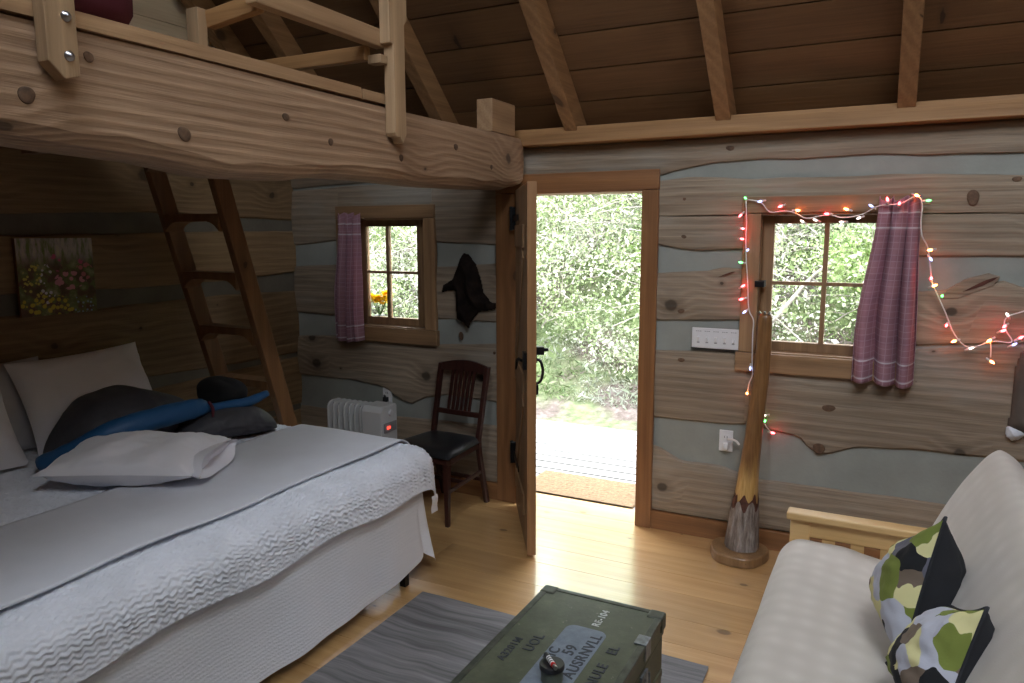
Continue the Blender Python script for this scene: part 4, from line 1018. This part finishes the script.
def seatout(t,inset=0,zz=.4):
    pass
so=[(-.222,-.235),(.222,-.235),(.235,-.215),(.185,.165),(.17,.185),(-.17,.185),(-.185,.165),(-.235,-.215)]
mb=MB().poly([(x*.95,y*.95) for x,y in so],.375,.415,'z'); cb(mb,'seat_frame',bevel=.003)
def cush(u,v):
    a=2*u-1; b=2*v-1; y=-.235+.415*v; hw=.232-.05*v; e=max(0,(1-abs(a)**5)*(1-abs(b)**5)); return (a*hw,y,.415+.045*e**.4)
mb=MB().grid(cush,30,30); 
def cush2(u,v): p=cush(u,v); return (p[0],p[1],.413)
mb.grid(cush2,30,30); cb(mb,'seat',M['leather'],smooth=True)
for sx in (-1,1):
    mb=MB(); vs=[]
    for z,w in ((0,.012),(.38,.018)):
        x=sx*.19; y=-.195-.0*z; vs+=[(x-w,y-w,z),(x+w,y-w,z),(x+w,y+w,z),(x-w,y+w,z)]
    mb.add(vs,[(0,3,2,1),(4,5,6,7),(0,1,5,4),(1,2,6,5),(2,3,7,6),(3,0,4,7)]); cb(mb,'front_leg',bevel=.003)
    cb(MB().bar((sx*.185,-.18,.20),(sx*.168,back(.22)-.01,.22),.014,.022),'stretcher',bevel=.002)
cb(MB().obox((0,back(.16),.16),(.315,.014,.022)),'stretcher',bevel=.002); cb(MB().obox((0,0,.205),(.34,.014,.022)),'stretcher',bevel=.002)

# ------------------------------------------------------------------ rug, footlocker
RG=MB(); 
RG.grid(lambda u,v:(-1.88+1.335*u+.004*math.sin(v*9),.75+1.97*v+.003*math.sin(u*11),.0085+.0012*nz(u*20,v*20)),40,60); RG.grid(lambda u,v:(-1.88+1.335*u+.004*math.sin(v*9),.75+1.97*v+.003*math.sin(u*11),.001),40,60)
o=RG.build('rug',M['rug']); tag(o,'flat woven rug in wavy grey stripes beside the bed','rug')
TZ=.42; tx0,tx1,ty0,ty1=-1.042,-.608,1.45,2.288
TK=thing('footlocker','olive green wooden military footlocker with stencilled lid on the rug','trunk',((tx0+tx1)/2,(ty0+ty1)/2,.011))
MB().box(tx0+.004,tx1-.004,ty0+.004,ty1-.004,.012,TZ-.075).build('body',M['locker'],TK,bevel=.006)
lid=MB().box(tx0,tx1,ty0,ty1,TZ-.072,TZ).build('lid',M['locker'],TK,bevel=.008,seg=3)
M['trimm']=plain('dark_edge_trim',(.055,.062,.046),.45,.3,nscale=30,namp=.4)
def edge_strips():
    w=.022; t=.0025; z=TZ
    for x0,x1,y0,y1 in ((tx0-t,tx1+t,ty1-w,ty1+t),(tx0-t,tx1+t,ty0-t,ty0+w),(tx0-t,tx0+w,ty0+w,ty1-w),(tx1-w,tx1+t,ty0+w,ty1-w)):
        MB().box(x0,x1,y0,y1,z-.022 if True else z,z+t).build('edge_trim',M['trimm'],lid,bevel=.004)
edge_strips()
for x in (tx0,tx1):
    for y in (ty0,ty1):
        sx=1 if x==tx0 else -1; sy=1 if y==ty0 else -1
        MB().box(min(x-sx*.005,x+sx*.05),max(x-sx*.005,x+sx*.05),min(y-sy*.005,y+sy*.05),max(y-sy*.005,y+sy*.05),TZ-.05,TZ+.005).build('corner_cap',M['trimm'],lid,bevel=.008,seg=3)
M['worn']=plain('worn_steel',(.20,.22,.24),.4,.6,nscale=40,namp=.4)
for y in (2.09,1.72):
    mb=MB().box(tx1-.035,tx1+.004,y-.028,y+.028,TZ+.0015,TZ+.0055).box(tx1+.001,tx1+.0055,y-.028,y+.028,TZ-.05,TZ+.0055); mb.build('hinge_plate',M['worn'],lid,bevel=.002)
for y in (2.06,1.66):
    mb=MB().box(tx1-.002,tx1+.006,y-.03,y+.03,TZ-.14,TZ-.085); mb.tube([(tx1+.012,y-.02,TZ-.09),(tx1+.015,y-.02,TZ-.13),(tx1+.015,y+.02,TZ-.13),(tx1+.012,y+.02,TZ-.09)],.0035); mb.build('hasp',M['worn'],TK)
for z in (TZ-.20,.035):
    MB().box(tx1-.004,tx1+.0015,ty0+.02,ty1-.02,z-.012,z+.012).build('batten',M['locker'],TK)
# paint patch and stencils on the lid
pts=[]; px0,px1,py0,py1=-.868,-.732,1.55,2.085
for cx,cy,a0 in ((px1-.03,py1-.03,0),(px0+.03,py1-.03,90),(px0+.03,py0+.03,180),(px1-.03,py0+.03,270)):
    for k in range(6): a=math.radians(a0+18*k); pts.append((cx+.03*math.cos(a),cy+.03*math.sin(a)))
MB().poly(pts,TZ-.002,TZ+.0008,'z').build('paint_patch',M['patch'],lid)
def text(s,size,x,y,z,mat,parent,rz=90,name='stencil_lettering'):
    cu=bpy.data.curves.new('t','FONT'); cu.body=s; cu.size=size; cu.extrude=.0005; cu.space_character=1.12; cu.offset=.0009
    to=bpy.data.objects.new('t',cu); COL.objects.link(to); dg=bpy.context.evaluated_depsgraph_get(); me=bpy.data.meshes.new_from_object(to.evaluated_get(dg)); bpy.data.objects.remove(to)
    o=bpy.data.objects.new(name,me); COL.objects.link(o); me.materials.clear(); me.materials.append(mat)
    R=Matrix.Rotation(math.radians(rz),4,'Z'); me.transform(Matrix.Translation(Vector((x,y,z))-ORG[parent.name])@R); o.parent=parent; return o
zt=TZ+.0012
text('AUSRNVLL',.048,-.742,1.805,zt,M['stencil'],lid); text('59',.050,-.788,1.915,zt,M['stencil'],lid); text('FU',.046,-.832,1.66,zt,M['stencil'],lid); text('SIC',.046,-.832,1.865,zt,M['stencil'],lid)
text('NULE',.044,-.672,1.80,zt,M['stencil'],lid); text('EL',.044,-.672,1.975,zt,M['stencil'],lid); text('RE-104',.034,-.775,2.105,zt,M['whitepaint'],lid); text('UOL',.046,-.905,1.88,zt,M['stencil'],lid); text('A3201M',.036,-.96,1.80,zt,M['stencil'],lid)

# canister with a lighter on its lid
CN=thing('canister','small round tin with a flat black lid on the footlocker','tin',(-.79,1.775,TZ+.002))
MB().lathe([(0,0),(.030,0),(.031,.002),(.031,.038),(0,.038)],(-.79,1.775,TZ+.002),32).build('tin_body',M['canister'],CN,smooth=False)
MB().lathe([(0,.038),(.035,.038),(.036,.041),(.036,.050),(.034,.053),(.0,.053)],(-.79,1.775,TZ+.002),36).build('lid',M['dark'],CN)
lzc=TZ+.0555+.0085; ld=Vector((.42,-.40,0)).normalized()*-1
LT=thing('lighter','black and white lighter with red button lying on the tin lid','lighter',(-.79,1.775,lzc))
c0=Vector((-.788,1.765,lzc)); u=Vector((-.72,.69,0)).normalized()
def cyl(a,b,r): return MB().tube([c0+u*a,c0+u*b],r,12)
cyl(-.012,.022,.0075).build('case',M['white_plastic'],LT,smooth=False)
cyl(.0222,.040,.0078).build('cap',M['dark'],LT)
for k in (-.006,.004,.013): cyl(k,k+.003,.0078).build('printed_band',M['dark'],LT)
cyl(-.020,-.0122,.0076).build('button',M['red'],LT); cyl(-.034,-.0202,.006).build('nozzle',M['chrome'],LT)

# ------------------------------------------------------------------ futon
FU=thing('futon','cream covered futon sofa with pale pine frame','sofa',(0.2,2.0,0))
fy0,fy1=1.02,3.035
# profile of the folded mattress in (x,z): seat then back
def fprof(n=90):
    out=[(-.295,.20),(-.338,.235),(-.352,.31),(-.338,.41),(-.295,.472),(-.225,.486),(-.1,.474),(.03,.450),(.100,.440),(.138,.475),(.175,.60),(.225,.72),(.29,.835),(.335,.895),(.375,.915),(.415,.90),(.44,.865),(.43,.81),(.36,.67),(.30,.52),(.255,.40),(.20,.335),(.1,.32),(-.1,.31),(-.2,.26),(-.25,.205)]
    return out
pf=[Vector((x,0,z)) for x,z in fprof()]; pc=spline(pf+[pf[0]],5)[:-1]
def futon(u,v):
    p=pc[int(round(u*len(pc)))%len(pc)]; y=fy0+(fy1-fy0)*v
    e=min(v,1-v)*(fy1-fy0); r=.07; k=1 if e>r else math.sqrt(max(0,1-((r-e)/r)**2))
    cx,cz=(.0,.40) if p.x<.16 else (.30,.64)
    s_=.86+.14*k
    cx,cz=(max(-.25,min(.1,p.x)),.395) if p.x<.13 else (.12+.25*max(0,min(1,(p.z-.4)/.5)),p.z)
    x=cx+(p.x-cx)*(.55+.45*k); z=cz+(p.z-cz)*(.55+.45*k)
    w=.008*nz(p.x*5,y*3,p.z*5)+.004*nz(p.x*13,y*9,p.z*9)
    return (x,y,z+w)
NV=90
vv=[0,.004,.01,.018,.027,.036]+[.045+(.91)*i/NV for i in range(NV+1)]+[.964,.973,.982,.99,.996,1]
mb=MB(); vs=[];fs=[];nu=len(pc)
for v in vv:
    for i in range(nu): vs.append(futon(i/nu,v))
for j in range(len(vv)-1):
    for i in range(nu): fs.append((j*nu+i,j*nu+(i+1)%nu,(j+1)*nu+(i+1)%nu,(j+1)*nu+i))
fs.append(tuple(range(nu))[::-1]); fs.append(tuple((len(vv)-1)*nu+i for i in range(nu))); mb.add(vs,fs)
mb.build('mattress',M['futon'],FU,smooth=True)
for y in (fy1+.045,fy0-.045):
    s=1 if y>2 else -1
    MB().box(-.325,.60,y-.036,y+.036,.530,.562).build('arm_rest',M['futonwood'],FU,bevel=.008,seg=3)
    MB().box(-.29,.56,y-.013,y+.013,.462,.529).build('arm_rail',M['futonwood'],FU,bevel=.003)
    MB().box(-.29,.56,y-.013,y+.013,.16,.23).build('arm_rail',M['futonwood'],FU,bevel=.003)
    MB().box(-.31,-.235,y-.018,y+.018,0,.529).build('front_post',M['futonwood'],FU,bevel=.003); MB().box(.51,.58,y-.018,y+.018,0,.529).build('rear_post',M['futonwood'],FU,bevel=.003)
    for i in range(6):
        x=-.165+i*.105; MB().box(x-.024,x+.024,y-.009,y+.009,.231,.461).build('slat',M['futonwood'],FU,bevel=.002)
MB().box(-.25,-.22,fy0-.02,fy1+.02,.09,.19).build('front_rail',M['futonwood'],FU,bevel=.003); MB().box(.40,.43,fy0-.02,fy1+.02,.09,.19).build('rear_rail',M['futonwood'],FU,bevel=.003)
# cushions: a bulging patch between four corner ears, print in front and charcoal behind
def cushion(label,cs,nrm,seed,tf=.10,tb=.10):
    P=[Vector(c) for c in cs]; c0=sum(P,Vector((0,0,0)))/4; N_=Vector(nrm).normalized()
    C=thing('cushion',label,'cushion',c0,(0,0,0),'camouflage cushions')
    def f(sg,th):
        def fn(u,v):
            a=2*u-1; b=2*v-1; pin=.10
            uu=.5+.5*a*(1-pin*(1-b*b)); vv=.5+.5*b*(1-pin*(1-a*a))
            p=(P[0]*(1-uu)+P[1]*uu)*(1-vv)+(P[3]*(1-uu)+P[2]*uu)*vv
            e=max(0,(1-abs(a)**2.4)*(1-abs(b)**2.4))**.6
            k=.010*(nz(a*2.2+seed,b*2.2,sg)+.6*nz(a*6+seed,b*6,sg))*min(1,e*3)+.005*math.sin((abs(a)-abs(b))*15+seed)*max(0,abs(a)*abs(b)-.2)*min(1,e*6)
            return p+N_*(sg*th*e+k)
        return fn
    MB().grid(f(1,tf),44,44).build('front_panel',M['camo'],C,smooth=True)
    MB().grid(f(-1,tb),44,44).build('back_panel',M['charcoal'],C,smooth=True,label='plain charcoal back')
    edge=[f(1,0)(t,0) for t in [i/20 for i in range(20)]]+[f(1,0)(1,i/20) for i in range(20)]+[f(1,0)(1-i/20,1) for i in range(20)]+[f(1,0)(0,1-i/20) for i in range(21)]
    MB().tube(edge,.005,6).build('piping',M['charcoal'],C,smooth=True)
    return C
# corners: near bottom, near top, far top, far bottom
cushion('camouflage print cushion standing upright near the far futon arm',[(.088,2.15,.50),(.165,2.22,.92),(.12,2.52,.72),(.005,2.51,.525)],(-.90,-.25,.36),2,.085,.15)
cushion('camouflage print cushion partly out of frame at the lower right corner',[(.15,1.78,.50),(.234,1.87,.845),(.19,2.16,.70),(.05,2.12,.52)],(-.90,-.25,.36),9,.085,.12)

# ------------------------------------------------------------------ outside
mb=MB()
for i in range(13):
    y0=4.195+i*.14; mb.box(-6.5,4.0,y0+.011,y0+.129,-.06,-.022)
dk=mb.build('porch_deck',M['deck']); MB().box(-6.5,4.0,4.2,6.0,-.12,-.075).build('gap_shade_sheet',M['ladder'],dk); tag(dk,'sunlit pale plank porch outside the door','porch',kind='structure')  # dark sheet added under the boards so the gaps look shaded
tag(MB().grid(lambda u,v:(-2.13+.78*u,4.235+.42*v,-.004+.004*nz(u*30,v*30)),40,30).grid(lambda u,v:(-2.13+.78*u,4.235+.42*v,-.0215),40,30).build('doormat',M['mat']),'tan coir doormat on the porch just outside the open door','doormat')
def hz(x,y):
    t=max(0,y-7.2); return -.28+.10*max(0,min(1,(y-6.2)/1))+.62*t-.012*t*t+.22*nz(x*.35,y*.35)+.05*nz(x*1.4,y*1.4)
G=MB().grid(lambda u,v:(-26+44*u,-12+32*v,hz(-26+44*u,-12+32*v) if -12+32*v>5.5 else -.30+.05*nz(u*20,v*20)),100,110)
g=G.build('ground',M['ground'],smooth=True); tag(g,'leaf strewn ground rising to a wooded bank','ground',kind='structure')

def cards(name,mat,n,fn,size,seed,aspect=.5,parent=None):
    """many small bent leaves in one mesh; fn gives a point"""
    rng=np.random.default_rng(seed); P=fn(rng,n); n=len(P)
    d=rng.normal(size=(n,3)); d/=np.linalg.norm(d,axis=1)[:,None]; e=rng.normal(size=(n,3)); e-=d*(e*d).sum(1)[:,None]; e/=np.linalg.norm(e,axis=1)[:,None]
    s=(size*np.clip(rng.lognormal(0,.45,n),.4,2.6))[:,None]; w=s*aspect
    nn=np.cross(d,e)
    V=np.stack([P-d*s*.5,P+e*w*.5+nn*s*.08,P+d*s*.5,P-e*w*.5+nn*s*.08],1).reshape(-1,3)
    me=bpy.data.meshes.new(name); me.vertices.add(4*n); me.vertices.foreach_set('co',V.astype(np.float32).ravel())
    me.loops.add(4*n); me.loops.foreach_set('vertex_index',np.arange(4*n,dtype=np.int32)); me.polygons.add(n); me.polygons.foreach_set('loop_start',np.arange(0,4*n,4,dtype=np.int32)); me.update(calc_edges=True); me.validate()
    me.materials.append(mat); o=bpy.data.objects.new(name,me); COL.objects.link(o)
    if parent: o.parent=parent
    return o
def under(rng,n):
    # clumps on the bank
    K=950; cx=rng.uniform(-14,5,K); cy=7.6+8.5*rng.uniform(0,1,K)**1.3; cr=rng.uniform(.25,.85,K); ch=rng.uniform(.25,1.5,K)
    cz_=np.array([hz(a,b) for a,b in zip(cx,cy)])
    k=rng.integers(0,K,n); q=rng.normal(size=(n,3)); q/=np.linalg.norm(q,axis=1)[:,None]; q*=(rng.uniform(0,1,n)**.45)[:,None]
    return np.stack([cx[k]+q[:,0]*cr[k],cy[k]+q[:,1]*cr[k],cz_[k]+ch[k]+q[:,2]*cr[k]*.75],1)
o=cards('undergrowth',M['leaf'],560000,under,.036,1,.5); tag(o,'dense pale green undergrowth covering the bank outside','undergrowth',kind='stuff')
def grs(rng,n):
    x=rng.uniform(-15,5,n); y=7.25+rng.uniform(0,1,n)**1.3*4.2; z=np.array([hz(a,b) for a,b in zip(x,y)])+rng.uniform(.0,.12,n); return np.stack([x,y,z],1)
o=cards('grass',M['grassm'],80000,grs,.06,2,.2); tag(o,'short green grass and weeds below the bank beyond the porch','grass',kind='stuff')

def twig_mesh(n,seed):
    rr=random.Random(seed); mb=MB()
    for k in range(n):
        x=rr.uniform(-13,4); y=rr.uniform(7.8,13); z=hz(x,y)+rr.uniform(.2,1.7); a=rr.uniform(0,2*PI); L=rr.uniform(.4,1.5); el=rr.uniform(-.1,1.0); c=rr.uniform(-.4,.4); P=[]
        for j in range(6):
            t=j/5; P.append((x+math.cos(a+c*t)*L*t,y+.4*math.sin(a+c*t)*L*t,z+math.sin(el)*L*t-.25*L*t*t))
        r=rr.uniform(.004,.011); mb.tube(P,[r*(1-.7*j/5) for j in range(6)],4)
    return mb
o=twig_mesh(2200,5).build('brush_twigs',M['bark_out']); tag(o,'pale bare twigs tangled through the undergrowth outside','twigs',kind='stuff')
def branchy(name,label,cat,base,top,lean,nb,leaves,seed,mat,r0=.03,lsize=.08,spread=.9,wood_m='bark_out'):
    rr=random.Random(seed); B0=Vector(base); T=thing(name,label,cat,base,(0,0,0),{'tree':'trees on the bank','shrub':'shrubs on the bank'}[cat])
    tr=[B0+Vector((0,0,-.1))]
    for i in range(1,8):
        t=i/7; tr.append(B0+Vector((lean[0]*t*t+.06*rr.uniform(-1,1),lean[1]*t*t+.06*rr.uniform(-1,1),top*t)))
    tp=spline(tr,4); MB().tube(tp,[r0*(1-.8*i/len(tp)) for i in range(len(tp))],7).build('trunk',M[wood_m],T,smooth=True)
    pts=[]
    for k in range(nb):
        i=rr.randint(int(len(tp)*.2),len(tp)-2); p=tp[i]; a=rr.uniform(0,2*PI); L=spread*rr.uniform(.4,1.1)
        e=[p]; 
        for j in range(1,5): e.append(p+Vector((math.cos(a)*L*j/4,math.sin(a)*L*j/4,L*.5*(j/4)-.35*L*(j/4)**2+.05*rr.uniform(-1,1))))
        MB().tube(spline(e,3),[r0*.38*(1-.8*q/13) for q in range(13)],5).build('branch',M[wood_m],T,smooth=True); pts+=e[1:]
    if leaves:
        Q=np.array([tuple(p-B0) for p in pts])
        def fn(rng,n): return Q[rng.integers(0,len(Q),n)]+rng.normal(size=(n,3))*np.array([.20,.20,.16])*spread
        cards('foliage',mat,int(leaves*2.6),fn,lsize*.5,seed,.5,T)
    return T
branchy('sapling','pale leafy sapling arching behind the right of the open doorway','tree',(-2.2,8.6,hz(-2.2,8.6)),3.0,(-1.2,.3),16,2600,1,M['leaf2'],.035)
branchy('sapling','bright green sapling seen through the middle of the doorway','tree',(-3.9,9.4,hz(-3.9,9.4)),2.8,(.5,-.2),18,4000,2,M['leaf2'],.03)
branchy('shrub','twiggy bare grey shrub outside the left window','shrub',(-6.6,8.4,hz(-6.6,8.4)),2.6,(.3,-.2),60,500,3,M['leaf2'],.022,.07,.9)
branchy('sapling','slim sapling with hanging green leaves at the top right of left window','tree',(-6.3,9.6,hz(-6.3,9.6)),3.2,(.5,-.4),24,1500,4,M['leaf2'],.035,.12,.8)
branchy('shrub','broad leafy shrub filling the upper panes of the right window','shrub',(-1.3,9.2,hz(-1.3,9.2)),2.7,(.4,.2),26,7000,5,M['leaf'],.03,.08,1.2)
branchy('shrub','low leafy shrub behind the lower panes of the right window','shrub',(-.2,8.4,hz(-.2,8.4)),1.4,(.3,.1),18,3500,6,M['leaf2'],.02,.07,.8)
for k,(px,py,h,le) in enumerate(((-11.5,14.,6.,(.5,.3)),(-5.5,14.8,6.5,(-.6,.2)),(-.6,13.6,6.,(.4,.3)),(5.,14.2,6.,(.4,.2)))):
    branchy('tree',('tall tree on the bank far left beyond the left window','tall tree on top of the bank beyond the doorway','tall tree on the bank beyond the right window','tall tree on the bank right of the cabin')[k],'tree',(px,py,hz(px,py)),h,le,34,9000,20+k,M['leaf'],.08,.15,2.2)
# a fallen bare limb and the light wire across the porch
tag(MB().tube(spline([(-1.25,8.0,.55),(-.95,8.05,.95),(-.72,8.15,1.25),(-.45,8.3,1.45)],6),[.03-.0012*i for i in range(19)],8).build('bare_limb',M['bark_out'],smooth=True),'pale bare limb slanting through the lower left pane of right window','branch')
mb=MB().tube(spline([(-4.2,5.9,2.36),(-3.4,5.9,2.25),(-2.75,5.9,2.30),(-2.1,5.9,2.23),(-1.6,5.9,2.24),(-.6,5.9,2.34)],8),.007,6); tag(mb.build('porch_wire',M['dark'],smooth=True),'thin dark wire sagging across the porch above the doorway','wire')
# marigolds in a jar on the outer sill of the left window
FL=thing('flower_pot','yellow marigolds in a small pot on the left window sill','flowers',(-3.15,4.13,1.055))
MB().lathe([(0,0),(.028,0),(.036,.055),(.038,.06),(0,.06)],(-3.15,4.115,1.056),20).build('pot',M['canister'],FL)
rf=random.Random(4)
for k in range(7):
    hx,hy,hzz=-3.20+.021*k+rf.uniform(-.01,.01),4.115+rf.uniform(-.015,.015),1.225+rf.uniform(-.02,.03)
    MB().tube(spline([(-3.15,4.115,1.11),((hx-3.15)/2,4.115,1.16),(hx,hy,hzz)],5),.003,6).build('stem',M['stem'],FL)
    mb=MB()
    for q in range(26):
        a=rf.uniform(0,2*PI); b=rf.uniform(-.5,1.3); d=Vector((math.cos(a)*math.cos(b),math.sin(a)*math.cos(b),math.sin(b))); s=Vector((-d.y,d.x,.01)).normalized(); c=Vector((hx,hy,hzz))
        mb.add([c+d*.004-s*.004,c+d*.036-s*.014,c+d*.043,c+d*.036+s*.014,c+d*.004+s*.004],[(0,1,2,3,4)])
    mb.build('blossom',M['yellow'],FL)

# ------------------------------------------------------------------ light
w=bpy.data.worlds.new('World'); S.world=w; w.use_nodes=True; bg=w.node_tree.nodes['Background']
tc=w.node_tree.nodes.new('ShaderNodeTexCoord'); sp=w.node_tree.nodes.new('ShaderNodeSeparateXYZ'); w.node_tree.links.new(tc.outputs['Generated'],sp.inputs[0])
rm=w.node_tree.nodes.new('ShaderNodeValToRGB'); w.node_tree.links.new(sp.outputs[2],rm.inputs[0]); e=rm.color_ramp.elements
e[0].position=0; e[0].color=(.88,.92,.98,1); e[1].position=.55; e[1].color=(2.35,2.5,2.72,1); w.node_tree.links.new(rm.outputs[0],bg.inputs[0]); bg.inputs[1].default_value=1.0
def portal(name,loc,rot,sx,sy):
    l=bpy.data.lights.new(name,'AREA'); l.shape='RECTANGLE'; l.size=sx; l.size_y=sy; l.cycles.is_portal=True; o=bpy.data.objects.new(name,l); COL.objects.link(o); o.location=loc; o.rotation_euler=rot
portal('portal_door',(-1.62,4.2,.95),(-PI/2,0,0),.8,1.9); portal('portal_window_right',(-.31,4.14,1.41),(-PI/2,0,0),.6,.7); portal('portal_window_left',(-3.0,4.14,1.41),(-PI/2,0,0),.6,.7)
for a,b,c,d in SKYS:
    yc,zc=slope_pt((c+d)/2,.12,-1); portal('portal_skylight',((a+b)/2,yc,zc),(math.radians(43.4),0,0),b-a,d-c)

# ------------------------------------------------------------------ camera
cam=bpy.data.cameras.new('Camera'); co=bpy.data.objects.new('Camera',cam); COL.objects.link(co); S.camera=co
cam.sensor_width=36; cam.sensor_fit='HORIZONTAL'; cam.lens=740.57/1024*36; cam.clip_start=.05
yaw,pit,rol=[math.radians(a) for a in (27.2617,8.388,-.1458)]
fw=Vector((-math.sin(yaw)*math.cos(pit),math.cos(yaw)*math.cos(pit),-math.sin(pit))); rt=Vector((math.cos(yaw),math.sin(yaw),0)); up=rt.cross(fw)
r2=rt*math.cos(rol)+up*math.sin(rol); u2=up*math.cos(rol)-rt*math.sin(rol)
co.matrix_world=Matrix((( r2.x,u2.x,-fw.x,0),(r2.y,u2.y,-fw.y,0),(r2.z,u2.z,-fw.z,1.68),(0,0,0,1)))
S.view_settings.view_transform='Standard'; S.view_settings.look='None'; S.view_settings.gamma=1; S.view_settings.use_curve_mapping=False
S.view_settings.exposure=2.58
S.cycles.max_bounces=10; S.cycles.diffuse_bounces=6; S.cycles.transparent_max_bounces=12; S.cycles.sample_clamp_indirect=6
S.cycles.use_denoising=True
